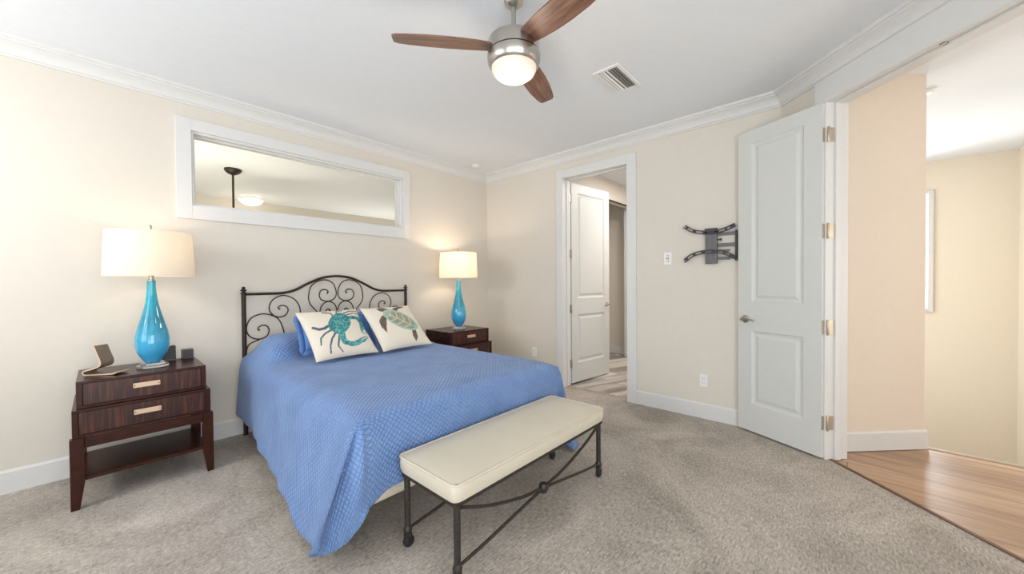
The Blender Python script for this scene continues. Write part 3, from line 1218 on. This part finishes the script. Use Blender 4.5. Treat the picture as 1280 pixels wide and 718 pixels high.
def strokes(p, st):
    for pts, w0, w1 in st:
        k = len(pts) - 1
        for i in range(k):
            d, t = seg_d(p, pts[i], pts[i + 1])
            w = w0 + (w1 - w0) * (i + t) / k
            if d < w:
                return d / w
    return None


crab_body = [(.200, .300), (.212, .365), (.245, .410), (.285, .448), (.33, .468), (.375, .455), (.400, .41), (.395, .35), (.365, .30), (.325, .265), (.275, .240), (.235, .245)]
crab_teal = [([(.375, .395), (.43, .405), (.475, .385), (.482, .33), (.470, .275)], .020, .020),
             ([(.478, .285), (.490, .245), (.478, .205)], .013, .004), ([(.465, .29), (.452, .245), (.458, .205)], .014, .004),
             ([(.285, .26), (.268, .20), (.275, .15), (.32, .122), (.37, .130)], .026, .024),
             ([(.365, .132), (.42, .138), (.478, .170)], .022, .004), ([(.37, .145), (.42, .168), (.470, .185)], .012, .003)]
crab_legs = [([(.205, .285), (.155, .262), (.105, .215), (.085, .150)], .008, .005), ([(.232, .255), (.185, .20), (.150, .135), (.128, .060)], .008, .005),
             ([(.262, .245), (.232, .18), (.208, .125), (.220, .060)], .008, .005), ([(.205, .335), (.165, .312), (.125, .305), (.085, .325)], .012, .014),
             ([(.39, .435), (.45, .452), (.505, .43)], .006, .004), ([(.37, .455), (.43, .478), (.50, .47)], .006, .004),
             ([(.275, .43), (.268, .465), (.20, .482)], .006, .006), ([(.31, .455), (.32, .485), (.37, .488)], .005, .005)]


def crab_print(p):
    s = strokes(p, crab_teal)
    if inpoly(p, crab_body) or s is not None:
        h = hsh(int(p[0] * 90), int(p[1] * 90))
        return TEALL if h > .72 else (TEALD if h < .22 else TEAL)
    if strokes(p, crab_legs) is not None:
        return TEALD if hsh(int(p[0] * 60), int(p[1] * 60)) > .7 else SLATE
    return CREAM


sh_c, sh_a, sh_b, sh_r = (.318, .325), .172, .098, math.radians(-43)
flips = [[(.140, .480), (.200, .492), (.262, .462), (.275, .430), (.215, .430), (.160, .450)],
         [(.205, .405), (.150, .390), (.100, .330), (.095, .26), (.118, .195), (.140, .26), (.165, .31)],
         [(.372, .205), (.408, .190), (.392, .110), (.352, .055), (.345, .125)],
         [(.275, .430), (.31, .475), (.37, .490), (.43, .490), (.425, .478), (.36, .462), (.33, .435)]]


def turtle_print(p):
    dx, dy = p[0] - sh_c[0], p[1] - sh_c[1]
    a = (dx * math.cos(sh_r) + dy * math.sin(sh_r)) / sh_a
    b = (-dx * math.sin(sh_r) + dy * math.cos(sh_r)) / sh_b
    r = a * a + b * b
    if r < 1:
        if r > .68:
            return rgb(140, 176, 170) if int(a * 14 + b * 9) % 2 else rgb(164, 196, 188)
        # scutes
        if abs(b) < .05 or abs((a * 2.6 + abs(b) * .9) % 1.0 - .5) < .09:
            return rgb(196, 196, 174)
        return rgb(134, 142, 122) if hsh(int(a * 9), int(b * 9)) > .5 else rgb(156, 160, 140)
    for f_ in flips:
        if inpoly(p, f_):
            return BROWN if hsh(int(p[0] * 70), int(p[1] * 70)) > .3 else rgb(116, 98, 88)
    return CREAM


def printed(name, P, u, v, pr, label):
    N = 150
    mb = cushion_mesh(.50, .50, .135, N, .014, .5)
    me = bpy.data.meshes.new(name)
    me.from_pydata(mb.v, [], mb.f)
    me.materials.append(M['print'])
    at = me.color_attributes.new('print', 'FLOAT_COLOR', 'POINT')
    nf = (N + 1) * (N + 1)
    cols = []
    for i, q in enumerate(mb.v):
        cols += pr((q[0] + .63 * q[2], q[1] + .82 * q[2])) if i < nf else CREAM
    at.data.foreach_set('color', cols)
    import bmesh
    b = bmesh.new()
    b.from_mesh(me)
    bmesh.ops.remove_doubles(b, verts=b.verts, dist=1e-5)
    bmesh.ops.recalc_face_normals(b, faces=b.faces)
    b.to_mesh(me)
    b.free()
    me.shade_smooth()
    o = bpy.data.objects.new(name, me)
    C.objects.link(o)
    place_plane(o, P, u, v)
    pp = MB()
    edge = []
    for k in range(0, 4 * 30 + 1):
        s, t = divmod(k % 120, 30)
        c = t / 30
        a, b = [(2 * c - 1, -1), (1, 2 * c - 1), (1 - 2 * c, 1), (-1, 1 - 2 * c)][s]
        edge.append(((a + 1) / 2 * .50 - .014 * a * (1 - b * b), (b + 1) / 2 * .50 - .014 * b * (1 - a * a), 0))
    pp.tube(edge, .0035, 6)
    pp.build('piping', M['boxfab'], o, smooth=60)
    return tag(o, label, 'cushion', 'printed cushions against the headboard')


UU = (1, .06, 0)
VV = (0, .35, .33)
printed('throw_cushion', (1.065, 2.895, .672), UU, (.03, .35, .33), crab_print, 'cream linen cushion printed with a teal crab, leaning on the bed')
printed('throw_cushion', (1.582, 2.868, .678), UU, (-.01, .35, .33), turtle_print, 'cream linen cushion printed with a sea turtle, right of the crab cushion')
# blue sham behind the crab cushion
mb = cushion_mesh(.56, .27, .09, 40, .012, .5)
sh = mb.build('sham_pillow', M['sham'], smooth=80, weld=1e-5)
place_plane(sh, (1.09, 3.20, .712), (1, .02, 0), (-.03, .15, .28))
fl = MB()
ed = []
for k in range(0, 121):
    s, t = divmod(k % 120, 30)
    c = t / 30
    a, b = [(2 * c - 1, -1), (1, 2 * c - 1), (1 - 2 * c, 1), (-1, 1 - 2 * c)][s]
    x, y = (a + 1) / 2 * .56 - .012 * a * (1 - b * b), (b + 1) / 2 * .27 - .012 * b * (1 - a * a)
    ox, oy = (a if abs(a) == 1 else 0), (b if abs(b) == 1 else 0)
    if abs(a) > .999 and abs(b) > .999:
        ox, oy = a * .8, b * .8
    rf = .005 * math.sin(k * 1.9)
    ed.append([(x - ox * .004, y - oy * .004, 0), (x + ox * .02, y + oy * .02, rf * .6), (x + ox * .04, y + oy * .04, rf)])
fl.grid(ed)
f_o = fl.build('flange', M['sham'], sh, smooth=80)
f_o.modifiers.new('s', 'SOLIDIFY').thickness = .004
tag(sh, 'plain blue pillow sham propped behind the crab cushion', 'pillow')

# ------------------------------------------------------------------ nightstands
def make_nightstand(loc, label):
    t = thing('nightstand', label, 'nightstand', loc, 0, 'dark wood bedside tables')
    D = .52                                    # depth, front faces -y; origin: centre of the front legs' line
    X = .3125
    # tapered legs
    for sx in (-1, 1):
        for back in (0, 1):
            y0, y1 = (0, .045) if not back else (D - .045, D)
            xo, xi = sx * X, sx * (X - .055)
            xl = sx * (X - .034)
            m = MB()
            def qd(xa, xb, z):
                a, b = min(xa, xb), max(xa, xb)
                return [(a, y0, z), (b, y0, z), (b, y1, z), (a, y1, z)]
            m.taper(qd(xo, xi, .15), qd(xo, xi, .394))
            ya, yb = (y0, y0 + .034) if not back else (y1 - .034, y1)
            a, b = min(xo, xl), max(xo, xl)
            m.taper([(a, ya, 0), (b, ya, 0), (b, yb, 0), (a, yb, 0)], qd(xo, xi, .15))
            m.build('leg', M['mahogany_flat'], t, bevel=.002)
    ap = MB()
    ap.box(-X + .055, X - .055, .012, .03, .335, .392).box(-X + .055, X - .055, D - .03, D - .012, .335, .392)
    ap.box(-X + .01, -X + .03, .045, D - .045, .335, .392).box(X - .03, X - .01, .045, D - .045, .335, .392)
    ap.build('apron', M['mahogany_flat'], t, bevel=.002)
    MB().box(-X + .03, X - .03, .02, D - .02, .150, .168).build('shelf', M['mahogany_flat'], t, bevel=.002)
    # lower and upper cases
    for (x, yf, yb, z0, z1) in ((.303, .022, D, .394, .549), (.286, .055, D, .549, .703)):
        c = MB()
        b = .014
        c.box(-x, x, yf + .018, yb, z0 + .001, z1 - .001)
        c.box(-x, x, yf, yf + .018, z1 - b, z1).box(-x, x, yf, yf + .018, z0, z0 + b)
        c.box(-x, -x + .024, yf, yf + .018, z0 + b, z1 - b).box(x - .024, x, yf, yf + .018, z0 + b, z1 - b)
        c.build('case', M['mahogany_flat'], t, bevel=.0015)
        d = MB().box(-x + .026, x - .026, yf + .004, yf + .0175, z0 + b + .002, z1 - b - .002)
        dr = d.build('drawer', M['mahogany'], t, bevel=.001)
        zc = (z0 + z1) / 2 + .012
        hnd = MB().box(-.060, .060, yf - .018, yf - .010, zc - .0145, zc + .0145)
        hnd.box(-.050, -.042, yf - .011, yf + .004, zc - .005, zc + .005).box(.042, .050, yf - .011, yf + .004, zc - .005, zc + .005)
        hnd.build('handle', [M['handle']], dr, bevel=.002)
        for xx in (-.053, .053):
            sc = MB()
            v = MB().lathe([(0, 0), (.0032, 0), (.0032, .0015), (0, .0018)], 10, cap=False)
            sc.add([(xx + a, yf - .0181 - c_, zc + b_) for a, b_, c_ in v.v], v.f)
            sc.build('screw', M['slot'], dr)
    return t


ns = make_nightstand((.192, 3.168, 0), 'dark mahogany two-drawer nightstand left of the bed, in full view')
nt2 = copy_tree(ns)
nt2.location = (2.835, 3.14, 0)
nt2['label'] = 'dark mahogany nightstand in the far corner, mostly hidden behind the bed'


# ------------------------------------------------------------------ table lamps
def make_lamp(loc, label, power):
    t = thing('table_lamp', label, 'lamp', loc, 0, 'turquoise glass bedside lamps')
    MB().lathe([(0.0, 0), (.078, 0), (.080, .002), (.080, .013), (.078, .015), (0, .015)], 48, cap=False).build('acrylic_base', M['acrylic'], t, smooth=40)
    MB().lathe([(0.0, .0155), (.060, .0155), (.062, .018), (.062, .028), (.060, .030), (0, .030)], 48, cap=False).build('acrylic_base', M['acrylic'], t, smooth=40)
    prof = [(0.0, .031), (.034, .031), (.040, .036), (.058, .065), (.074, .095), (.084, .130), (.087, .165), (.085, .200), (.078, .240), (.068, .280), (.057, .320), (.047, .360), (.038, .400), (.031, .440), (.026, .480), (.0235, .520), (.022, .560), (.023, .570), (0, .572)]
    pr = smoothpath([(a, b, 0) for a, b in prof[1:-1]], 3)
    prof2 = [(0.0, .031)] + [(max(.001, p.x), p.y) for p in pr] + [(0.0, .572)]
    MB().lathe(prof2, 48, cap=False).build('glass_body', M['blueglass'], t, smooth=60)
    MB().lathe([(0, .572), (.018, .572), (.018, .578), (.013, .582), (.013, .640), (.004, .645), (.004, .90), (.008, .905), (.008, .935), (.006, .94), (0, .94)], 16, cap=False).build('stem', M['nickel'], t, smooth=40)
    r0, r1, z0, z1 = .225, .212, .602, .892
    m = MB().lathe([(r0, z0), (r0, z0 + .006), (r1, z1 - .006), (r1, z1), (r1 - .003, z1), (r1 - .003, z1 - .006), (r0 - .003, z0 + .006), (r0 - .003, z0), (r0, z0)], 64, cap=False)
    shd = m.build('lamp_shade', M['shade'], t, smooth=50)
    sp = MB()
    for k in range(3):
        a = 2 * PI * k / 3
        sp.tube([(0, 0, z1 - .015), (r1 * .985 * math.cos(a), r1 * .985 * math.sin(a), z1 - .006)], .002, 6)
    sp.build('spider', M['nickel'], shd)
    bl = MB().lathe([(0, .66), (.012, .66), (.014, .68), (.028, .71), (.030, .735), (.022, .762), (0, .772)], 20, cap=False)
    bl.build('bulb', M['bulb'], t, smooth=60)
    p = point('lamp_light', (0.0, 0, .80), power, (1.0, .80, .58), .03)
    p.parent = t
    return t


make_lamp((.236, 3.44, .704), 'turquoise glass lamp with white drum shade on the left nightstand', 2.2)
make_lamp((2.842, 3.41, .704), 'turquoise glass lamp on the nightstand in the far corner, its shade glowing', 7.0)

# things on the left nightstand
st = MB()
prof = [(.118, .014), (.100, .006), (.070, .004), (.02, .0015), (-.045, .0015), (-.062, .006), (-.066, .016), (-.056, .026), (-.02, .036), (.015, .048), (.030, .062), (.030, .085), (.015, .125), (.000, .168), (-.004, .176)]
pp = [Vector((a, b, 0)) for a, b in prof]
pp = smoothpath(pp, 5)
T = .0035
k = len(pp)
A, B = [], []
for i, p in enumerate(pp):
    t = (pp[min(i + 1, k - 1)] - pp[max(i - 1, 0)]).normalized()
    nn = Vector((-t.y, t.x, 0)) * T
    A.append(p + nn)
    B.append(p - nn)
hw = .042
rows = [[(q.x, -hw, max(q.y, 0)) for q in A], [(q.x, hw, max(q.y, 0)) for q in A], [(q.x, hw, max(q.y, 0)) for q in B], [(q.x, -hw, max(q.y, 0)) for q in B]]
st.grid([rows[0], rows[1]])
st.grid([rows[2], rows[3]])
st.grid([rows[3], rows[0]], mi=1)
st.grid([rows[1], rows[2]], mi=1)
for i in (0, -1):
    st.add([rows[0][i], rows[1][i], rows[2][i], rows[3][i]], [(0, 1, 2, 3)], 1)
so = st.build('tablet_stand', [M['walnut'], M['plyedge']], smooth=40)
so.location = (.005, 3.41, .7045)
so.rotation_euler = (0, 0, math.radians(-42))
tag(so, 'bent walnut plywood tablet stand left of the lamp on the nightstand', 'tablet stand')

bk = thing('desk_speaker', 'black wedge-shaped speaker behind the left lamp', 'speaker', (.335, 3.615, .7035), 0)
m = MB()
m.add([(-.05, -.03, 0), (.032, -.03, 0), (.032, .03, 0), (-.05, .03, 0), (-.012, -.018, .105), (.032, -.018, .107), (.032, .026, .107), (-.012, .026, .105)],
      [(3, 2, 1, 0), (4, 5, 6, 7), (0, 1, 5, 4), (1, 2, 6, 5), (2, 3, 7, 6), (3, 0, 4, 7)])
m.build('housing', M['black'], bk, bevel=.004)
MB().box(-.03, .028, -.034, -.030, .004, .012).build('trim_strip', M['grey_plastic'], bk)
gc = thing('charging_cube', 'small grey charger cube at the back corner of the left nightstand', 'charger', (.432, 3.62, .7035), 0)
MB().box(-.032, .034, -.02, .03, .0, .070).build('housing', M['grey_plastic'], gc, bevel=.004)
MB().box(-.026, .028, -.0215, -.0195, .006, .064).build('front_panel', M['slot'], gc, bevel=.001)
cb = MB().tube(smoothpath([(.366, 3.60, .708), (.38, 3.585, .707), (.39, 3.59, .707), (.402, 3.61, .712)], 4), .0022, 6)
tag(cb.build('power_cable', M['black']), 'thin black cable joining the speaker and the grey cube', 'cable')

# ------------------------------------------------------------------ bench
bn = thing('bench', 'cream cushioned bench with dark iron X-braced legs at the foot of the bed', 'bench', (1.54, 1.36, 0))
bx, by = .612, .212
# seat: rounded box with domed top
N1, N2 = 60, 24
z0, z1 = .362, .436


def rr(u, v, off=0):
    """superellipse-ish rounded rectangle boundary map of the unit square"""
    a, b = 2 * u - 1, 2 * v - 1
    return a, b


def seat_xy(a, b, ins):
    r = .032
    X_, Y_ = bx - ins, by - ins
    x, y = a * X_, b * Y_
    # round corners
    cxx, cyy = X_ - r, Y_ - r
    if abs(x) > cxx and abs(y) > cyy:
        dx, dy = abs(x) - cxx, abs(y) - cyy
        mxd = max(dx, dy)
        if mxd > 0:
            l = math.hypot(dx, dy)
            dx, dy = dx / l * mxd, dy / l * mxd
        x, y = math.copysign(cxx + dx, x), math.copysign(cyy + dy, y)
    return x, y


topg = []
for j in range(N2 + 1):
    row = []
    for i in range(N1 + 1):
        a, b = -1 + 2 * i / N1, -1 + 2 * j / N2
        x, y = seat_xy(a, b, .006)
        cr = (1 - abs(a) ** 8) * (1 - abs(b) ** 3)
        row.append((x, y, z1 + .002 + .012 * max(0, cr) ** .6))
    topg.append(row)
mb = MB()
mb.grid(topg)


def loop_pts(ins, z):
    L_ = []
    for i in range(N1):
        L_.append(seat_xy(-1 + 2 * i / N1, -1, ins))
    for j in range(N2):
        L_.append(seat_xy(1, -1 + 2 * j / N2, ins))
    for i in range(N1):
        L_.append(seat_xy(1 - 2 * i / N1, 1, ins))
    for j in range(N2):
        L_.append(seat_xy(-1, 1 - 2 * j / N2, ins))
    return [(x, y, z) for x, y in L_]


ringz = [(.006, z1 + .002), (.001, z1 - .006), (.000, z1 - .03), (.002, z0 + .02), (.008, z0 + .002), (.02, z0)]
rings = [loop_pts(i_, z_) for i_, z_ in ringz]
mb.grid([r_ + [r_[0]] for r_ in rings])
mb.add(rings[-1], [tuple(range(len(rings[-1])))])
seat = mb.build('seat_cushion', M['leather'], bn, smooth=50)
MB().tube([(x, y, z1 + .001) for x, y, _ in loop_pts(.002, 0)] + [(x, y, z1 + .001) for x, y, _ in loop_pts(.002, 0)[:2]], 0.0056, 6).build('piping', M['leather'], seat, smooth=60)
m = MB()
w_, hgt = .010, .018
ax_, ay_ = .598, .198
m.box(-ax_, ax_, -ay_, -ay_ + .02, .342, .361).box(-ax_, ax_, ay_ - .02, ay_, .342, .361)
m.box(-ax_, -ax_ + .02, -ay_ + .02, ay_ - .02, .342, .361).box(ax_ - .02, ax_, -ay_ + .02, ay_ - .02, .342, .361)
m.build('seat_frame', M['bench_iron'], bn, bevel=.002)
lx, ly = .578, .182
for sx in (-1, 1):
    for sy in (-1, 1):
        g = MB().lathe([(.0145, .085), (.0145, .342)], 16, c=(sx * lx, sy * ly, 0))
        g.lathe([(.001, .068), (.014, .070), (.020, .078), (.021, .088), (.016, .098), (.0145, .105)], 16, c=(sx * lx, sy * ly, 0))
        g.box(sx * lx - .015, sx * lx + .015, sy * ly - .012, sy * ly + .012, .05, .078)
        lo = g.build('leg', M['bench_iron'], bn, smooth=40)
        wv_ = MB().lathe([(0, -.0125), (.018, -.0125), (.026, -.009), (.0285, 0), (.026, .009), (.018, .0125), (0, .0125)], 22, cap=False)
        wm = MB()
        wm.add([(sx * lx + a + .004, sy * ly + c_, .0290 + b) for a, b, c_ in wv_.v], wv_.f)
        wm.build('foot', M['black'], lo, smooth=50)
for sy in (-1, 1):
    m = MB()
    yb = sy * ly
    up = smoothpath([(-lx + .02, yb, .338), (-.42, yb, .300), (-.22, yb, .225), (-.06, yb, .180), (0, yb, .173), (.06, yb, .180), (.22, yb, .225), (.42, yb, .300), (lx - .02, yb, .338)], 6)
    dn = smoothpath([(-lx + .01, yb, .088), (-.42, yb, .106), (-.22, yb, .138), (-.06, yb, .163), (0, yb, .166), (.06, yb, .163), (.22, yb, .138), (.42, yb, .106), (lx - .01, yb, .088)], 6)
    up = smoothpath([(-lx + .02, yb, .325), (-.40, yb, .262), (-.2, yb, .205), (-.05, yb, .182), (.05, yb, .182), (.2, yb, .205), (.40, yb, .262), (lx - .02, yb, .325)], 6)
    m.tube(up, .0075, 8)
    m.tube(dn, .0075, 8)
    m.lathe([(.001, .148), (.018, .152), (.024, .165), (.026, .175), (.024, .186), (.018, .198), (.001, .202)], 16, c=(0, yb, 0))
    m.build('brace', M['bench_iron'], bn, smooth=50)


# ------------------------------------------------------------------ ceiling fan
def blade_mesh():
    # x outward, y width, z thickness
    ctrl = [(.105, .034, -.050), (.13, .045, -.056), (.18, .056, -.061), (.26, .066, -.066), (.36, .071, -.069), (.46, .069, -.066), (.55, .058, -.058), (.60, .050, -.050), (.622, .038, -.036)]
    mb = MB()
    up_, lo_ = [], []
    n_ = 60
    for k in range(n_ + 1):
        s = k / n_ * (len(ctrl) - 1)
        i = min(int(s), len(ctrl) - 2)
        t = s - i
        x, y1, y0 = [ctrl[i][q_] + (ctrl[i + 1][q_] - ctrl[i][q_]) * t for q_ in range(3)]
        up_.append([(x, y0 + (y1 - y0) * w / 8, .004) for w in range(9)])
        lo_.append([(x, y0 + (y1 - y0) * w / 8, -.004) for w in range(9)])
    mb.grid(up_)
    mb.grid(lo_, flip=True)
    rim_u = [r[0] for r in up_] + up_[-1] + [r[8] for r in up_][::-1] + up_[0][::-1]
    rim_l = [r[0] for r in lo_] + lo_[-1] + [r[8] for r in lo_][::-1] + lo_[0][::-1]
    mb.grid([rim_u, rim_l])
    return mb


def make_fan(loc, label, cat_group, mat, glass, a0, rod, light=None, csc=.7):
    t = thing('ceiling_fan', label, 'ceiling fan', loc)
    MB().lathe([(a_ * csc, b_ * csc) for a_, b_ in [(0, 0), (.068, 0), (.070, -.006), (.066, -.022), (.045, -.042), (.020, -.055), (0, -.058)]], 40, cap=False).build('canopy', mat, t, smooth=40)
    MB().lathe([(0.0, -.03), (.0125, -.03), (.0125, -rod), (0, -rod)], 16, cap=False).build('downrod', mat, t, smooth=40)
    z = -rod
    MB().lathe([(0, z + .022), (.016, z + .022), (.020, z + .012), (.030, z), (.034, z - .012), (.060, z - .016), (.118, z - .020), (.130, z - .026), (.136, z - .036), (.136, z - .098), (0, z - .098)], 56, cap=False).build('motor_housing', mat, t, smooth=35)
    lk = MB().lathe([(0, z - .099), (.128, z - .099), (.128, z - .106), (.141, z - .107), (.142, z - .115), (.140, z - .135), (.133, z - .155), (.124, z - .168), (.121, z - .170), (.119, z - .165), (0, z - .160)], 56, cap=False).build('light_kit', mat, t, smooth=35)
    MB().lathe([(.1275, z - .0985), (.1285, z - .0985), (.1285, z - .1065), (.1275, z - .1065)], 56, cap=False).build('gap', M['black'], lk)
    MB().lathe([(.119, z - .164), (.118, z - .180), (.108, z - .200), (.088, z - .216), (.060, z - .227), (.030, z - .232), (.001, z - .233)], 48, cap=False).build('light_bowl', glass, lk, smooth=60)
    bm_ = blade_mesh()
    bo = None
    for k in range(3):
        if bo is None:
            bo = bm_.build('blade', M['blade'], t, smooth=40)
            b = bo
        else:
            b = bo.copy()
            C.objects.link(b)
            b.parent = t
        b.rotation_mode = 'XYZ'
        b.matrix_local = Matrix.Translation((0, 0, z - .062)) @ Matrix.Rotation(math.radians(a0 + 120 * k), 4, 'Z') @ Matrix.Rotation(math.radians(-12), 4, 'X')
    if light:
        p = point('fan_light', (0, 0, z - .32), light, (1.0, .82, .64), .1)
        p.parent = t
    return t


make_fan((1.495, 1.322, H), 'three-blade walnut and brushed nickel ceiling fan with lit bowl', None, M['fan_nickel'], M['fan_glass'], 20, .185, 6)
nf = make_fan((1.19, 5.93, H), 'dark ceiling fan downrod seen through the transom window', None, M['metal_dark'], M['dome'], 75, .60, None, 1.35)

# dome light seen through the transom
dl = thing('dome_light', 'small lit white dome ceiling light seen through the transom window', 'ceiling light', (1.76, 7.55, H))
MB().lathe([(0, 0), (.07, 0), (.07, -.02), (.02, -.03), (.02, -.06), (0, -.06)], 24, cap=False).build('canopy', M['white_plastic'], dl, smooth=40)
MB().lathe([(0, -.058), (.178, -.06), (.180, -.068), (.165, -.095), (.13, -.125), (.08, -.148), (.03, -.158), (.001, -.160)], 40, cap=False).build('glass_bowl', M['dome'], dl, smooth=60)
pl_ = point('dome_glow', (0, 0, -.30), 3, (1.0, .86, .68), .12)
pl_.parent = dl

# ceiling vent
cv = thing('ceiling_vent', 'white louvred air vent in the ceiling right of the fan', 'vent', (2.582, 1.269, H))
m = MB()
a_, b_ = .188, .100
m.box(-a_, a_, -b_, -b_ + .026, -.008, 0).box(-a_, a_, b_ - .026, b_, -.008, 0)
m.box(-a_, -a_ + .026, -b_ + .026, b_ - .026, -.008, 0).box(a_ - .026, a_, -b_ + .026, b_ - .026, -.008, 0)
m.build('frame', M['white_plastic'], cv, bevel=.002)
MB().box(-a_ + .026, a_ - .026, -b_ + .026, b_ - .026, -.0015, -.0005).build('duct_opening', M['duct'], cv)
for k in range(7):
    y = -.063 + .021 * k
    s = -1 if k < 3 else 1
    if k == 3:
        v = MB().box(-a_ + .027, a_ - .027, y - .006, y + .006, -.009, -.004)
    else:
        v = MB()
        y2 = y + s * .009
        v.taper([(-a_ + .027, y - .0008, -.004), (a_ - .027, y - .0008, -.004), (a_ - .027, y + .0008, -.004), (-a_ + .027, y + .0008, -.004)],
                [(-a_ + .027, y2 - .0008, -.014), (a_ - .027, y2 - .0008, -.014), (a_ - .027, y2 + .0008, -.014), (-a_ + .027, y2 + .0008, -.014)])
    v.build('louvre', M['white_plastic'], cv)

for loc, lab, r_ in (((3.235, 3.52, H), 'round white smoke detector on the bedroom ceiling near the corner', .055), ((4.40, -.455, H), 'small white detector on the hall ceiling', .05)):
    sd = thing('smoke_detector', lab, 'smoke detector', loc)
    MB().lathe([(0, 0), (r_, 0), (r_, -.010), (0, -.010)], 32, cap=False).build('base', M['white_plastic'], sd, smooth=35)
    MB().lathe([(0, -.0105), (r_ * .9, -.0105), (r_ * .88, -.022), (r_ * .7, -.032), (0, -.034)], 32, cap=False).build('cover', M['white_plastic'], sd, smooth=35)


# ------------------------------------------------------------------ things on the right wall
def plate(name, y, z, label, cat, kind):
    t = thing(name, label, cat, (CX, y, z))
    MB().box(-.006, -.0002, -.036, .036, -.058, .058).build('cover_plate', M['white_plastic'], t, bevel=.003)
    if kind == 'switch':
        tg = MB()
        for z_ in (-.018, .018):
            tg.box(-.010, -.006, -.008, .008, z_ - .010, z_ + .010)
        tg.build('toggle', M['grey_mid'] if False else M['white_plastic'], t, bevel=.001)
        MB().box(-.0068, -.006, -.012, .012, -.034, .034).build('surround', M['nosing'], t)
    else:
        for z_ in (-.020, .020):
            r = MB().box(-.0085, -.006, -.017, .017, z_ - .014, z_ + .014).build('receptacle', M['white_plastic'], t, bevel=.001)
            MB().box(-.0092, -.0085, -.007, -.005, z_ - .005, z_ + .005).box(-.0092, -.0085, .005, .007, z_ - .005, z_ + .005).build('slot', M['slot'], r)
    return t


plate('light_switch', 1.286, 1.464, 'white double toggle wall switch between the bathroom door and the bracket', 'light switch', 'switch')
plate('wall_outlet', .969, .342, 'white wall outlet low on the wall below the television bracket', 'outlet', 'outlet')
plate('wall_outlet', 2.93, .368, 'white wall outlet just above the coverlet near the bathroom door', 'outlet', 'outlet')

tv = thing('wall_bracket', 'dark steel articulated television wall bracket beside the hall door', 'tv bracket', (CX, .90, 1.55))


def tvl(y, z, x=0.0):
    return (x, y - .90, z - 1.55)


XF = -.034
for pts in ([(1.118, 1.748), (1.108, 1.74), (1.05, 1.702), (.967, 1.679), (.868, 1.674), (.79, 1.690), (.75, 1.704), (.712, 1.722)],
            [(1.118, 1.434), (1.108, 1.439), (1.051, 1.480), (.976, 1.501), (.895, 1.506), (.807, 1.493), (.755, 1.470), (.712, 1.443)]):
    c = smoothpath([Vector((y, z, 0)) for y, z in pts], 8)
    k = len(c)
    m = MB()
    o1, o2, i1, i2 = [], [], [], []
    for i, p in enumerate(c):
        t = (c[min(i + 1, k - 1)] - c[max(i - 1, 0)]).normalized()
        nn = Vector((-t.y, t.x, 0))
        hw_ = .0165
        # two rails with slots between them
        o1.append(p + nn * hw_); i1.append(p + nn * .0075)
        o2.append(p - nn * hw_); i2.append(p - nn * .0075)

    def strip(A_, B_, x0, x1):
        r = [[(x0, q.x - .90, q.y - 1.55) for q in A_], [(x0, q.x - .90, q.y - 1.55) for q in B_], [(x1, q.x - .90, q.y - 1.55) for q in B_], [(x1, q.x - .90, q.y - 1.55) for q in A_]]
        m.grid([r[0], r[1], r[2], r[3], r[0]])
        for e_ in (0, -1):
            m.add([r[0][e_], r[1][e_], r[2][e_], r[3][e_]], [(0, 1, 2, 3)])
    strip(o1, i1, XF - .006, XF - .022)
    strip(i2, o2, XF - .006, XF - .022)
    for i in range(0, k - 4, 8):
        strip([i1[i], i1[i + 1], i1[i + 2], i1[i + 3]], [i2[i], i2[i + 1], i2[i + 2], i2[i + 3]], XF - .006, XF - .014)
    strip(i1[-6:], i2[-6:], XF - .006, XF - .014)
    m.build('mounting_arm', M['grey_dark'], tv)
m = MB()
m.box(XF - .004, XF + .012, -.048, .046, -.152, .158)
m.box(XF - .010, XF - .004, .030, .046, -.152, .120).box(XF - .010, XF - .004, -.048, -.032, -.152, .120).box(XF - .009, XF - .004, -.010, .008, -.152, .120)
m.build('head_plate', M['grey_mid'], tv, bevel=.002)
m = MB()
m.box(XF - .014, XF - .004, -.054, .050, .118, .160)
m.build('head_cap', M['grey_dark'], tv, bevel=.002)
for z0_, z1_, y1_, x_ in ((.092, .118, -.186, -.022), (-.006, .024, -.186, -.022), (-.045, -.030, -.145, -.018), (-.118, -.094, -.145, -.018)):
    MB().box(x_ - .007, x_ + .006, y1_, -.05, z0_, z1_).build('arm', M['grey_mid'], tv, bevel=.002)
MB().box(-.030, -.001, -.200, -.184, -.13, .13).build('wall_plate', M['grey_dark'], tv, bevel=.002)
MB().box(XF + .012, -.001, -.03, .03, -.12, .12).build('knuckle', M['grey_dark'], tv, bevel=.004)
kn = MB()
v = MB().lathe([(0, 0), (.005, 0), (.005, .022), (.012, .024), (.012, .032), (0, .034)], 14, cap=False)
kn.add([(XF + .01 + b * .6, -.048 - c_, .058 + a) for a, b, c_ in v.v], v.f)
kn.build('tension_knob', M['black'], tv)
